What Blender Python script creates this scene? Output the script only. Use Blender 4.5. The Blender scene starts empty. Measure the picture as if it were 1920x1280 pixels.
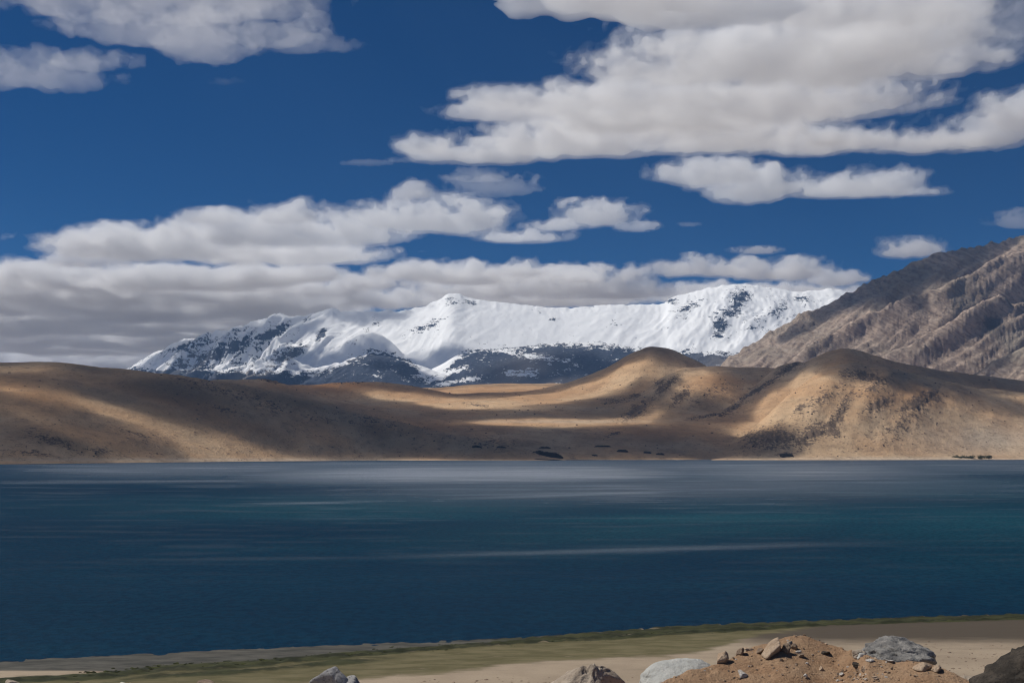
import bpy, bmesh, math, random
import numpy as np
import openvdb

random.seed(7)
RNG = np.random.default_rng(11)
scene = bpy.context.scene
COL = scene.collection

# ----------------------------------------------------------------- camera
F = 1920 * 40.0 / 36.0
CAMZ = 20.0
PITCH = math.atan(208.0 / F)
cam = bpy.data.cameras.new("camera")
cam.lens = 40.0
cam.sensor_width = 36.0
cam.clip_start = 0.1
cam.clip_end = 300000.0
camo = bpy.data.objects.new("camera", cam)
camo.location = (0, 0, CAMZ)
camo.rotation_euler = (math.pi / 2 + PITCH, 0, 0)
COL.objects.link(camo)
scene.camera = camo

# ----------------------------------------------------------------- world and sun
SUN_AZ = 75.0      # degrees from +Y towards -X
SUN_EL = 52.0
ca, sa = math.cos(math.radians(SUN_AZ)), math.sin(math.radians(SUN_AZ))
ce, se = math.cos(math.radians(SUN_EL)), math.sin(math.radians(SUN_EL))
SUN = np.array([-sa * ce, ca * ce, se])
w = bpy.data.worlds.new("World")
scene.world = w
w.use_nodes = True
nt = w.node_tree
bg = nt.nodes["Background"]
sky = nt.nodes.new("ShaderNodeTexSky")
sky.sky_type = 'NISHITA'
sky.sun_disc = False
sky.sun_elevation = math.radians(SUN_EL)
sky.sun_rotation = math.radians(-SUN_AZ)
sky.altitude = 4300
sky.air_density = 1.0
sky.dust_density = 0.3
sky.ozone_density = 4.0
hs = nt.nodes.new("ShaderNodeHueSaturation")
hs.inputs["Saturation"].default_value = 1.15
nt.links.new(sky.outputs[0], hs.inputs["Color"])
tint = nt.nodes.new("ShaderNodeMix"); tint.data_type = 'RGBA'; tint.blend_type = 'MULTIPLY'
tint.inputs[0].default_value = 1.0
tint.inputs[7].default_value = (0.05, 0.35, 0.50, 1)     # the clear, deep blue of thin high-altitude air
nt.links.new(hs.outputs[0], tint.inputs[6])
nt.links.new(tint.outputs[2], bg.inputs[0])
bg.inputs[1].default_value = 0.085
sl = bpy.data.lights.new("sun", 'SUN')
sl.energy = 3.9
sl.angle = math.radians(0.5)
sl.color = (1.0, 0.962, 0.90)
so = bpy.data.objects.new("sun", sl)
from mathutils import Vector
so.rotation_euler = Vector((-SUN[0], -SUN[1], -SUN[2])).to_track_quat('-Z', 'Y').to_euler()
so.location = (-200, 50, 300)
COL.objects.link(so)
scene.view_settings.view_transform = 'Standard'
scene.view_settings.look = 'None'
scene.view_settings.gamma = 1.0
scene.view_settings.use_curve_mapping = False
scene.view_settings.exposure = 0.0
cy = scene.cycles
cy.use_denoising = True
cy.denoiser = 'OPENIMAGEDENOISE'
cy.denoising_prefilter = 'ACCURATE'
cy.pixel_filter_type = 'BLACKMAN_HARRIS'
cy.filter_width = 1.15
cy.denoising_input_passes = 'RGB_ALBEDO_NORMAL'
cy.max_bounces = 10
cy.diffuse_bounces = 3
cy.glossy_bounces = 3
cy.volume_bounces = 8
cy.transparent_max_bounces = 64
cy.sample_clamp_indirect = 6.0

# ----------------------------------------------------------------- helpers
CP, SP = math.cos(PITCH), math.sin(PITCH)


def at(px, py, Y):
    """world point seen at photo pixel (px,py) at depth Y"""
    px = np.asarray(px, float); py = np.asarray(py, float); Y = np.asarray(Y, float)
    xc = (px - 960) / F
    yc = (640 - py) / F
    dy = CP - yc * SP
    dz = SP + yc * CP
    t = Y / dy
    return t * xc, Y + 0 * t, CAMZ + t * dz


def proj(x, y, z):
    d = y * CP + (z - CAMZ) * SP
    v = -y * SP + (z - CAMZ) * CP
    return 960 + F * x / d, 640 - F * v / d


def _hash(ix, iy, seed):
    h = (ix.astype(np.int64) * 374761393 + iy.astype(np.int64) * 668265263 + seed * 982451653) & 0xFFFFFFFF
    h = ((h ^ (h >> 13)) * 1274126177) & 0xFFFFFFFF
    return (h ^ (h >> 16)) & 0xFFFF


def perlin(x, y, seed=0):
    x0 = np.floor(x); y0 = np.floor(y)
    fx = x - x0; fy = y - y0
    u = fx * fx * fx * (fx * (fx * 6 - 15) + 10)
    v = fy * fy * fy * (fy * (fy * 6 - 15) + 10)
    r = []
    for dx in (0, 1):
        for dy in (0, 1):
            a = _hash(x0 + dx, y0 + dy, seed) * (2 * math.pi / 65536)
            r.append(np.cos(a) * (fx - dx) + np.sin(a) * (fy - dy))
    return 1.5 * ((r[0] * (1 - v) + r[1] * v) * (1 - u) + (r[2] * (1 - v) + r[3] * v) * u)


def fbm(x, y, octv=4, seed=0, gain=0.5, lac=2.03):
    s = 0; a = 1
    for i in range(octv):
        s = s + a * perlin(x, y, seed + i * 17)
        x = x * lac + 3.7; y = y * lac - 1.9; a *= gain
    return s


def ridged(x, y, octv=4, seed=0, gain=0.5, lac=2.07):
    s = 0; a = 1; wgt = 1
    for i in range(octv):
        n = np.clip(1 - np.abs(perlin(x, y, seed + i * 13)), 0, 1) ** 1.4
        s = s + a * n * wgt
        wgt = np.clip(n * 1.4, 0, 1)
        x = x * lac + 1.3; y = y * lac + 5.1; a *= gain
    return s


def sstep(a, b, x):
    t = np.clip((x - a) / (b - a), 0, 1)
    return t * t * (3 - 2 * t)


def interp(xq, xp, yp):
    """monotone cubic (Fritsch-Carlson) interpolation, linear outside"""
    xp = np.asarray(xp, float); yp = np.asarray(yp, float)
    h = np.diff(xp); d = np.diff(yp) / h
    m = np.zeros(len(xp))
    m[1:-1] = np.where(d[:-1] * d[1:] > 0, 2 * d[:-1] * d[1:] / np.where(np.abs(d[:-1] + d[1:]) < 1e-12, 1, d[:-1] + d[1:]), 0)
    m[0], m[-1] = d[0], d[-1]
    q = np.clip(xq, xp[0], xp[-1])
    i = np.clip(np.searchsorted(xp, q, side='right') - 1, 0, len(h) - 1)
    t = (q - xp[i]) / h[i]
    t2, t3 = t * t, t * t * t
    return ((2 * t3 - 3 * t2 + 1) * yp[i] + (t3 - 2 * t2 + t) * h[i] * m[i] + (-2 * t3 + 3 * t2) * yp[i + 1] + (t3 - t2) * h[i] * m[i + 1]
            + np.where(xq < xp[0], (xq - xp[0]) * m[0], 0) + np.where(xq > xp[-1], (xq - xp[-1]) * m[-1], 0))


def blobs(px, py, lst):
    """soft ellipses (cx,cy,rx,ry,tilt_deg[,strength]) -> max field 0..1"""
    out = np.zeros(np.broadcast(px, py).shape)
    for b in lst:
        cx, cy_, rx, ry, a = b[:5]
        s = b[5] if len(b) > 5 else 1.0
        a = math.radians(a)
        dx = px - cx; dy = -(py - cy_)
        p = (dx * math.cos(a) + dy * math.sin(a)) / rx
        q = (-dx * math.sin(a) + dy * math.cos(a)) / ry
        out = np.maximum(out, s * np.exp(-(p * p + q * q) * 1.1))
    return out


def make_mesh(name, verts, quads, mat=None, attrs=None, smooth=True):
    me = bpy.data.meshes.new(name)
    verts = np.ascontiguousarray(verts, np.float32)
    quads = np.ascontiguousarray(quads, np.int32)
    n, k = quads.shape
    me.vertices.add(len(verts))
    me.vertices.foreach_set("co", verts.ravel())
    me.loops.add(n * k)
    me.loops.foreach_set("vertex_index", quads.ravel())
    me.polygons.add(n)
    me.polygons.foreach_set("loop_start", np.arange(0, n * k, k, dtype=np.int32))
    me.polygons.foreach_set("use_smooth", np.full(n, smooth))
    me.update(calc_edges=True)
    for k_, v in (attrs or {}).items():
        at_ = me.attributes.new(k_, 'FLOAT', 'POINT')
        at_.data.foreach_set("value", np.ascontiguousarray(v, np.float32).ravel())
    if mat:
        me.materials.append(mat)
    return me


def link(name, me, parent=None, kind=None, label=None, cat=None, group=None, loc=None):
    o = bpy.data.objects.new(name, me)
    COL.objects.link(o)
    if parent: o.parent = parent
    if loc is not None: o.location = loc
    if kind: o["kind"] = kind
    if label: o["label"] = label
    if cat: o["category"] = cat
    if group: o["group"] = group
    return o


def grid_quads(nr, nc):
    i = np.arange(nr * nc).reshape(nr, nc)
    return np.stack([i[:-1, :-1], i[:-1, 1:], i[1:, 1:], i[1:, :-1]], -1).reshape(-1, 4)


def sub_mesh(name, V, Q, mask, mat, attrs):
    q = Q[mask]
    used = np.unique(q)
    remap = np.full(len(V), -1, np.int64); remap[used] = np.arange(len(used))
    return make_mesh(name, V[used], remap[q], mat, {k: v.ravel()[used] for k, v in attrs.items()})


class NT:
    """tiny node-tree builder"""
    def __init__(s, name):
        s.m = bpy.data.materials.new(name); s.m.use_nodes = True
        s.t = s.m.node_tree
        s.b = s.t.nodes["Principled BSDF"]; s.out = s.t.nodes["Material Output"]
    def n(s, typ, **kw):
        nd = s.t.nodes.new("ShaderNode" + typ)
        for k, v in kw.items(): setattr(nd, k, v)
        return nd
    def l(s, a, b): s.t.links.new(a, b)
    def attr(s, name):
        return s.n("Attribute", attribute_name=name).outputs["Fac"]
    def coord(s, scale=(1, 1, 1), rot=(0, 0, 0)):
        tc = s.n("TexCoord"); mp = s.n("Mapping")
        mp.inputs["Scale"].default_value = scale; mp.inputs["Rotation"].default_value = rot
        s.l(tc.outputs["Object"], mp.inputs["Vector"]); return mp.outputs[0]
    def noise(s, vec, scale, detail=6, rough=0.55, dist=0.0):
        nd = s.n("TexNoise"); nd.inputs["Scale"].default_value = scale; nd.inputs["Detail"].default_value = detail
        nd.inputs["Roughness"].default_value = rough; nd.inputs["Distortion"].default_value = dist
        s.l(vec, nd.inputs["Vector"]); return nd.outputs["Fac"]
    def math(s, op, a, b=None, clamp=False):
        nd = s.n("Math", operation=op); nd.use_clamp = clamp
        for i, v in enumerate((a, b)):
            if v is None: continue
            if isinstance(v, (int, float)): nd.inputs[i].default_value = v
            else: s.l(v, nd.inputs[i])
        return nd.outputs[0]
    def ramp(s, fac, lo, hi):
        nd = s.n("MapRange"); nd.interpolation_type = 'SMOOTHSTEP'
        nd.inputs["From Min"].default_value = lo; nd.inputs["From Max"].default_value = hi
        s.l(fac, nd.inputs["Value"]); return nd.outputs[0]
    def mix(s, fac, a, b, mode='MIX'):
        nd = s.n("Mix", data_type='RGBA', blend_type=mode)
        if isinstance(fac, (int, float)): nd.inputs[0].default_value = fac
        else: s.l(fac, nd.inputs[0])
        for v, i in ((a, 6), (b, 7)):
            if isinstance(v, tuple): nd.inputs[i].default_value = (*v, 1)
            else: s.l(v, nd.inputs[i])
        return nd.outputs[2]
    def bump(s, h, strength=0.5, dist=1.0, normal=None):
        nd = s.n("Bump"); nd.inputs["Strength"].default_value = strength; nd.inputs["Distance"].default_value = dist
        s.l(h, nd.inputs["Height"])
        if normal: s.l(normal, nd.inputs["Normal"])
        return nd.outputs[0]
    def finish(s, color, rough=0.95, normal=None, spec=0.2):
        if isinstance(color, tuple): s.b.inputs["Base Color"].default_value = (*color, 1)
        else: s.l(color, s.b.inputs["Base Color"])
        if isinstance(rough, (int, float)): s.b.inputs["Roughness"].default_value = rough
        else: s.l(rough, s.b.inputs["Roughness"])
        s.b.inputs["Specular IOR Level"].default_value = spec
        if normal: s.l(normal, s.b.inputs["Normal"])
        return s.m


# ----------------------------------------------------------------- materials of the land
def mat_hill():
    m = NT("hill_scree")
    co = m.coord()
    big = m.noise(co, 0.004, 5, 0.6)
    mid = m.noise(co, 0.03, 6, 0.65)
    fine = m.noise(co, 0.25, 4, 0.7)
    tan = m.mix(m.ramp(big, 0.35, 0.68), (0.56, 0.345, 0.185), (0.61, 0.43, 0.26))
    red = m.mix(m.attr("red"), tan, (0.40, 0.205, 0.09))
    olive = m.mix(m.attr("olive"), red, (0.235, 0.175, 0.11))
    pale = m.mix(m.attr("pale"), olive, (0.56, 0.47, 0.36))
    grain = m.noise(co, 0.11, 5, 0.75)
    stv = m.coord((1, 1, 1), (0, math.radians(30), math.radians(35)))
    mps = m.n("Mapping"); mps.inputs["Scale"].default_value = (0.22, 1, 1.3); m.l(stv, mps.inputs["Vector"])
    strk = m.noise(mps.outputs[0], 0.02, 6, 0.7)
    spk = m.math('MULTIPLY', m.ramp(mid, 0.48, 0.66), 0.25)
    c = m.mix(spk, pale, (0.25, 0.165, 0.10))
    c = m.mix(m.math('MULTIPLY', m.ramp(strk, 0.46, 0.68), 0.36), c, (0.20, 0.135, 0.085))
    c = m.mix(m.math('MULTIPLY', m.ramp(grain, 0.55, 0.64), 0.42), c, (0.14, 0.095, 0.062))
    # rubble: the rock mask broken up by noise
    rk = m.math('ADD', m.attr("rock"), m.math('MULTIPLY', m.math('SUBTRACT', grain, 0.5), 3.8))
    rk = m.math('ADD', rk, m.math('MULTIPLY', m.math('SUBTRACT', mid, 0.5), 1.6))
    rmask = m.ramp(rk, 0.50, 0.58)
    rockc = m.mix(m.ramp(fine, 0.35, 0.65), (0.05, 0.04, 0.033), (0.19, 0.135, 0.10))
    c = m.mix(m.math('MULTIPLY', rmask, 0.85), c, rockc)
    h = m.math('ADD', m.math('MULTIPLY', mid, 8.0), m.math('MULTIPLY', grain, 5.0))
    return m.finish(c, 0.97, m.bump(h, 0.6, 1.0), 0.1)


def mat_rocky():
    m = NT("mountain_rock")
    co = m.coord()
    st = m.coord((1, 1, 1), (0, math.radians(-38), math.radians(20)))
    mp = m.n("Mapping"); mp.inputs["Scale"].default_value = (0.25, 1, 2.2); m.l(st, mp.inputs["Vector"])
    strata = m.noise(mp.outputs[0], 0.016, 8, 0.7, 0.3)
    big = m.noise(co, 0.0016, 4, 0.55)
    fine = m.noise(co, 0.03, 8, 0.72)
    c = m.mix(m.ramp(strata, 0.41, 0.59), (0.40, 0.295, 0.225), (0.62, 0.475, 0.365))
    c = m.mix(m.ramp(big, 0.4, 0.62), c, m.mix(m.ramp(strata, 0.3, 0.7), (0.34, 0.255, 0.19), (0.45, 0.37, 0.29)))
    c = m.mix(m.math('MULTIPLY', m.ramp(fine, 0.50, 0.60), 0.45), c, (0.12, 0.092, 0.082))
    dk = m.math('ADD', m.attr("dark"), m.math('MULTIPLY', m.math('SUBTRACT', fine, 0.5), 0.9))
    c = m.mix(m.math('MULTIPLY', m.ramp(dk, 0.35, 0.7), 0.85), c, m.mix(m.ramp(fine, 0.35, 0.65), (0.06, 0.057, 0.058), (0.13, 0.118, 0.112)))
    c = m.mix(m.attr("pale"), c, (0.43, 0.37, 0.28))
    h = m.math('ADD', m.math('MULTIPLY', strata, 26.0), m.math('MULTIPLY', fine, 16.0))
    return m.finish(c, 0.97, m.bump(h, 1.0, 1.0), 0.1)


def mat_snow():
    m = NT("snow_and_rock")
    co = m.coord()
    st = m.coord((1.0, 0.5, 2.5), (0, math.radians(12), 0))
    fine = m.noise(co, 0.032, 8, 0.72)
    streak = m.noise(st, 0.0065, 7, 0.66, 0.8)
    s = m.math('ADD', m.attr("snow"), m.math('MULTIPLY', m.math('SUBTRACT', streak, 0.5), 2.6))
    s = m.math('ADD', s, m.math('MULTIPLY', m.math('SUBTRACT', fine, 0.5), 2.3))
    sm = m.ramp(s, 0.46, 0.56)
    rock = m.mix(m.ramp(fine, 0.36, 0.64), (0.026, 0.036, 0.060), (0.066, 0.080, 0.112))  # blue of distant haze and shade mixed into the bare rock colour
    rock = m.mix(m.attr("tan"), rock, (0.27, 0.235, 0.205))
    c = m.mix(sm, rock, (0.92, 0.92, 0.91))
    h = m.math('ADD', m.math('MULTIPLY', fine, 22.0), m.math('MULTIPLY', streak, 30.0))
    hb = m.math('MULTIPLY', h, m.math('SUBTRACT', 1.15, sm))
    return m.finish(c, 0.85, m.bump(hb, 0.6, 1.0), 0.15)


M_HILL, M_ROCKY, M_SNOW = mat_hill(), mat_rocky(), mat_snow()


class Landform:
    def __init__(s, pts, foot, z0=-6.0, back=0.35, rnd=60.0, m=0.5, pw=1.0, gap=120.0):
        s.gap = gap
        p = np.array(pts, float)                      # px, py, Y along the crest
        x, y, z = at(p[:, 0], p[:, 1], p[:, 2])
        s.u = x / y; s.z = z; s.Y = p[:, 2]
        f = np.array(foot, float)                     # px, Y of the foot
        s.fu = (f[:, 0] - 960) / F; s.fY = f[:, 1]
        s.z0, s.back, s.rnd, s.m, s.pw = z0, back, rnd, m, pw

    def __call__(s, u, Y):
        zc = interp(u, s.u, s.z); Yc = interp(u, s.u, s.Y); Yf = interp(u, s.fu, s.fY)
        Yc = np.maximum(Yc, Yf + s.gap)
        t = (Y - Yf) / (Yc - Yf)
        tc = np.clip(t, 0, 1)
        p = (1 - s.m) * tc ** s.pw + s.m * (tc * tc * (3 - 2 * tc)) ** s.pw
        front = s.z0 + (zc - s.z0) * p
        b = np.maximum(Y - Yc, 0)
        bk = zc - s.back * (np.sqrt(b * b + s.rnd ** 2) - s.rnd)
        z = np.where(Y <= Yc, front, bk)
        out = np.maximum(s.u[0] - u, 0) + np.maximum(u - s.u[-1], 0)      # sink beyond the ends of the crest
        return np.where(t < 0, s.z0 + t * 30, z) - 6000 * out


def smax(hs, k):
    h = np.stack(hs)
    mx = h.max(0)
    return mx + k * np.log(np.exp((h - mx) / k).sum(0))


def spur(u, Y, pts, amp, wid):
    """additive ridge along a plan polyline given as (px,Y)"""
    x = u * Y
    best = np.full(x.shape, 1e9); tt = np.zeros(x.shape)
    P = [((p[0] - 960) / F * p[1], p[1]) for p in pts]
    n = len(P) - 1
    for i in range(n):
        (x0, y0), (x1, y1) = P[i], P[i + 1]
        L2 = (x1 - x0) ** 2 + (y1 - y0) ** 2
        t = np.clip(((x - x0) * (x1 - x0) + (Y - y0) * (y1 - y0)) / L2, 0, 1)
        d = np.hypot(x - x0 - t * (x1 - x0), Y - y0 - t * (y1 - y0))
        b = d < best
        best = np.where(b, d, best); tt = np.where(b, (i + t) / n, tt)
    return amp * np.exp(-np.sqrt((best / wid) ** 2 + 0.15) + 0.387) * np.sin(np.clip(tt * 0.85 + 0.1, 0, 1) * math.pi) ** 0.7


# ----------------------------------------------------------------- brown hills beyond the lake
L_left = Landform([(-900, 720, 2700), (-500, 694, 2800), (-200, 685, 2900), (0, 682, 3000), (100, 683, 3000), (200, 690, 3050), (300, 702, 3050), (400, 714, 3100),
                   (470, 727, 3100), (560, 748, 3100), (650, 770, 3100), (760, 795, 3100), (900, 826, 3050), (1000, 850, 3000), (1200, 900, 3000)],
                  [(-900, 1500), (0, 1930), (300, 2300), (560, 2700), (760, 2900), (1000, 2900), (1300, 2900)], back=0.22, rnd=150, m=0.35)
L_second = Landform([(100, 760, 4300), (330, 722, 4300), (420, 712, 4300), (490, 711, 4250), (530, 718, 4250), (600, 738, 4200), (700, 762, 4100), (800, 775, 4000),
                     (900, 800, 3900), (1000, 830, 3800), (1100, 860, 3800)], [(100, 3000), (600, 3100), (1100, 3300)], back=0.25, rnd=120, m=0.4)
L_third = Landform([(300, 760, 5000), (480, 722, 5000), (560, 722, 5000), (620, 719, 5000), (690, 716, 5000), (750, 721, 5000), (810, 731, 4950), (880, 745, 4900), (960, 758, 4800), (1100, 772, 4700), (1250, 800, 4600)],
                   [(300, 4000), (700, 4100), (1250, 4000)], back=0.25, rnd=150, m=0.4)
L_plain = Landform([(500, 740, 6200), (760, 727, 6200), (820, 726, 6200), (900, 720, 6200), (1000, 718, 6200), (1100, 718, 6200), (1400, 715, 6200), (2200, 730, 6200)],
                   [(500, 3100), (760, 3050), (1000, 3080), (1250, 3150), (1920, 3400), (2400, 3500)], back=0.12, rnd=200, m=0.05, pw=0.72)
L_knoll = Landform([(900, 760, 5100), (1000, 730, 5100), (1060, 716, 5100), (1105, 702, 5100), (1150, 682, 5100), (1190, 661, 5100), (1225, 650, 5100), (1258, 655, 5100),
                    (1290, 669, 5050), (1325, 687, 5000), (1360, 712, 4900), (1420, 745, 4800), (1500, 790, 4800)],
                   [(900, 4400), (1100, 4250), (1250, 4200), (1500, 4300)], back=0.5, rnd=70, m=0.6, z0=20)
L_saddle = Landform([(1150, 770, 4300), (1210, 738, 4500), (1250, 708, 4620), (1285, 694, 4700), (1330, 689, 4700), (1390, 690, 4700), (1450, 690, 4650), (1520, 692, 4600), (1700, 720, 4600), (1900, 760, 4600)],
                    [(1150, 3700), (1250, 3600), (1400, 3700), (1900, 3800)], back=0.45, rnd=60, m=0.55, z0=5)
L_spur = Landform([(1300, 800, 3800), (1380, 755, 4100), (1420, 722, 4250), (1455, 692, 4350), (1480, 683, 4400), (1510, 681, 4400), (1560, 690, 4400), (1620, 705, 4400)],
                  [(1300, 3500), (1620, 3800)], back=0.6, rnd=40, m=0.4, z0=0)
L_right = Landform([(1380, 760, 4200), (1440, 715, 4250), (1490, 690, 4300), (1530, 671, 4300), (1560, 661, 4300), (1590, 655, 4300), (1612, 659, 4300), (1640, 668, 4300), (1680, 680, 4350),
                    (1740, 692, 4400), (1800, 700, 4450), (1860, 707, 4500), (1920, 716, 4500), (2100, 735, 4600), (2500, 780, 4700)],
                   [(1380, 3500), (1500, 3500), (1920, 3750), (2500, 4000)], back=0.5, rnd=60, m=0.6, z0=0)
L_front = Landform([(1335, 868, 3300), (1360, 845, 3350), (1420, 800, 3450), (1470, 762, 3550), (1520, 728, 3650), (1560, 702, 3750), (1600, 690, 3800), (1640, 692, 3800), (1700, 704, 3850), (1760, 716, 3900),
                    (1830, 727, 3950), (1920, 738, 4000), (2100, 760, 4100), (2500, 810, 4300)],
                   [(1360, 3080), (1500, 3080), (1650, 3100), (1800, 3180), (1920, 3260), (2500, 3500)], back=0.28, rnd=40, m=0.35, z0=-4)
HILLS = [L_left, L_second, L_third, L_plain, L_knoll, L_saddle, L_spur, L_right, L_front]
OUTCROP = [(1620, 706, 42, 12, -8), (1580, 768, 12, 40, -28), (1560, 795, 12, 26, -25), (1650, 757, 32, 12, 30), (1722, 755, 46, 16, 25), (1745, 742, 22, 14, 0), (1500, 765, 18, 7, 35),
           (1450, 822, 62, 22, 5), (1520, 815, 50, 18, 30), (1475, 852, 20, 4, 5), (1566, 812, 12, 12, 0), (1690, 795, 60, 22, 35, 0.55), (1545, 748, 60, 16, 30, 0.5),
           (1238, 718, 14, 6, 20), (1190, 772, 36, 13, 32), (1250, 722, 34, 8, 38), (1278, 742, 28, 11, 40), (1150, 752, 36, 8, 5, 0.6), (1478, 692, 34, 7, 32), (1425, 728, 52, 5, 33),
           (1375, 764, 26, 6, 25), (1330, 780, 46, 4, 8), (1395, 745, 40, 8, 35, 0.6), (1340, 735, 50, 14, 20, 0.45), (1640, 725, 40, 14, 25, 0.7), (1190, 742, 14, 5, 10), (1150, 814, 20, 4, 18, 0.8),
           (500, 712, 26, 5, -15), (640, 715, 40, 8, 0, 0.5), (100, 826, 60, 12, -20, 0.6), (190, 845, 40, 7, -10, 0.7), (50, 850, 60, 8, 0, 0.6), (380, 722, 90, 9, -13, 0.5), (480, 752, 90, 14, -18, 0.5),
           (920, 830, 70, 14, -5, 0.45), (900, 760, 40, 4, -10, 0.6), (420, 768, 40, 6, -12, 0.5), (1010, 850, 40, 4, 0, 0.6), (260, 815, 60, 8, -15, 0.4), (700, 790, 80, 12, -8, 0.4)]


def hill_height(u, Y, detail=True):
    hs = [L(u, Y) for L in HILLS]
    z = smax(hs, 7.0)
    arg = np.argmax(np.stack(hs), 0)
    x = u * Y
    on = sstep(0, 40, z)
    z = z + on * (spur(u, Y, [(1600, 3800), (1545, 3500), (1490, 3200)], 30, 60) + spur(u, Y, [(1690, 3800), (1640, 3500), (1580, 3200)], 26, 60)
                  + spur(u, Y, [(1760, 3850), (1730, 3600), (1680, 3350)], 22, 60) + spur(u, Y, [(1550, 3800), (1480, 3550), (1430, 3300)], 18, 50)
                  + spur(u, Y, [(1290, 4650), (1225, 4350), (1170, 4050)], 30, 70) + spur(u, Y, [(1240, 5000), (1190, 4700), (1120, 4400)], 22, 70)
                  + spur(u, Y, [(1380, 4600), (1320, 4300), (1260, 4000)], 16, 60)
                  + spur(u, Y, [(-100, 2900), (150, 2550), (420, 2450)], 14, 110) + spur(u, Y, [(-150, 2600), (100, 2250), (330, 2250)], 12, 80)
                  + spur(u, Y, [(250, 3000), (480, 2850), (680, 2850)], 14, 80) + spur(u, Y, [(980, 3900), (1130, 3500), (1240, 3420)], 8, 60))
    z = z + on * (6.0 * fbm(x / 420, Y / 420, 3, 5) + 2.2 * fbm(x / 90, Y / 90, 3, 9))
    # gullies that run down to the lake, leaning to the left
    g = ridged((x * 0.86 - Y * 0.5) / 130, (x * 0.5 + Y * 0.86) / 700, 3, 31)
    z = z + on * sstep(4, 8, arg + 0.0) * 4 * (g - 0.6)
    return z, arg


def build_hills():
    NC, NR = 900, 330
    us = np.linspace((-260 - 960) / F, (2180 - 960) / F, NC)
    t = np.linspace(0, 1, NR)
    Ys = 1750 + (t ** 1.25) * (6900 - 1750)
    u, Y = np.meshgrid(us, Ys)
    z, arg = hill_height(u, Y)
    x = u * Y
    px, py = proj(x, Y, z)
    rock = blobs(px, py, OUTCROP)
    z = z + rock * (8.0 * (ridged(x / 34, Y / 34, 3, 77) - 0.8) + 4.0 * fbm(x / 14, Y / 14, 2, 78))
    rn = fbm(x / 160, Y / 160, 3, 40) * 0.22
    slopey = sstep(0.25, 0.7, fbm(x / 600, Y / 300, 3, 51) + 0.45)
    red = np.clip(blobs(px, py, [(330, 745, 120, 25, -12), (620, 722, 110, 14, 0), (420, 790, 130, 20, -14, .6), (900, 735, 200, 14, 0, .7), (1350, 715, 70, 20, 0, .6),
                                 (760, 800, 160, 30, 0, .6), (1250, 810, 160, 22, 0, .7), (1700, 740, 120, 25, 0, .6), (60, 740, 120, 20, -15, .5)]) + rn, 0, 1)
    olive = np.clip(blobs(px, py, [(300, 720, 200, 28, -14), (520, 745, 150, 18, -14, .8), (300, 780, 220, 22, -16, .8), (150, 835, 140, 14, -12, .7), (1000, 840, 300, 20, 0, .5),
                                   (1180, 765, 110, 30, 5, .7), (1225, 655, 60, 12, 0, .6), (1800, 712, 200, 14, -8, .7), (1450, 825, 70, 24, 0, .8)]) + rn, 0, 1)
    pale = np.clip(blobs(px, py, [(400, 862, 500, 3.5, 0, .7), (1700, 860, 300, 4, 0, .7), (1860, 825, 150, 34, 0, .6), (1050, 790, 160, 3, 0, .5), (1000, 864, 200, 1.5, 0, .3)]), 0, 1)
    V = np.stack([x, Y, z], -1).reshape(-1, 3)
    Q = grid_quads(NR, NC)
    attrs = dict(rock=rock, red=red, olive=olive * 0.8, pale=pale)
    a = arg.reshape(-1)[Q[:, 0]]
    top = z.reshape(-1)[Q].max(1)
    keep = top > -5.5
    groups = [((0,), "broad brown hill sloping down to the lake, dark scree along its crest"), ((1,), "low brown hill peeping over the long slope, dark rock on its top"),
              ((2,), "rusty brown rise below the dark feet of the snow mountain"), ((3,), "wide brown plain along the far shore, dotted with dark stone heaps"),
              ((4,), "rounded brown knoll standing before the snow mountain"), ((5, 6), "flat-topped brown saddle between the rounded knoll and the pointed hill"),
              ((7, 8), "pointed brown hill with crumbling dark outcrops and a sandy foot")]
    for ids, lab in groups:
        mk = keep & np.isin(a, ids)
        if mk.any():
            link("hill", sub_mesh("hill", V, Q, mk, M_HILL, attrs), kind="structure", label=lab)
    return us, Ys, z


HU, HY, HZ = build_hills()


def hill_z(u, Y):
    """bilinear look-up in the built hills"""
    fu = np.clip((u - HU[0]) / (HU[1] - HU[0]), 0, len(HU) - 1.001)
    tq = np.clip((np.asarray(Y) - 1750) / (6900 - 1750), 0, 1) ** (1 / 1.25) * (len(HY) - 1)
    fy = np.clip(tq, 0, len(HY) - 1.001)
    i = fu.astype(int); j = fy.astype(int); a = fu - i; b = fy - j
    return (HZ[j, i] * (1 - a) + HZ[j, i + 1] * a) * (1 - b) + (HZ[j + 1, i] * (1 - a) + HZ[j + 1, i + 1] * a) * b


# ----------------------------------------------------------------- bare rocky mountain on the right
R_back = Landform([(1180, 760, 7600), (1260, 730, 7650), (1340, 690, 7700), (1400, 652, 7800), (1450, 622, 7900), (1500, 590, 7950), (1540, 575, 8000), (1575, 555, 8000), (1610, 540, 8000),
                   (1650, 516, 8050), (1690, 505, 8100), (1730, 490, 8100), (1760, 477, 8100), (1795, 470, 8150), (1840, 463, 8200), (1880, 452, 8200), (1920, 440, 8200), (2000, 405, 8300), (2150, 370, 8400), (2400, 380, 8500)],
                  [(1180, 6600), (1400, 6400), (1700, 6600), (2000, 6900), (2400, 7000)], z0=60, back=0.8, rnd=20, m=0.1, pw=1.15)
R_mid = Landform([(1380, 760, 6600), (1460, 700, 6900), (1520, 655, 7000), (1580, 628, 7100), (1640, 598, 7150), (1690, 575, 7200), (1740, 556, 7250), (1770, 545, 7250), (1810, 530, 7300), (1860, 504, 7350), (1920, 478, 7400), (2000, 450, 7500), (2200, 430, 7600), (2400, 440, 7600)],
                 [(1380, 6100), (1600, 6200), (1900, 6500), (2400, 6700)], z0=60, back=1.0, rnd=8, m=0.0, pw=1.7)
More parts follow.
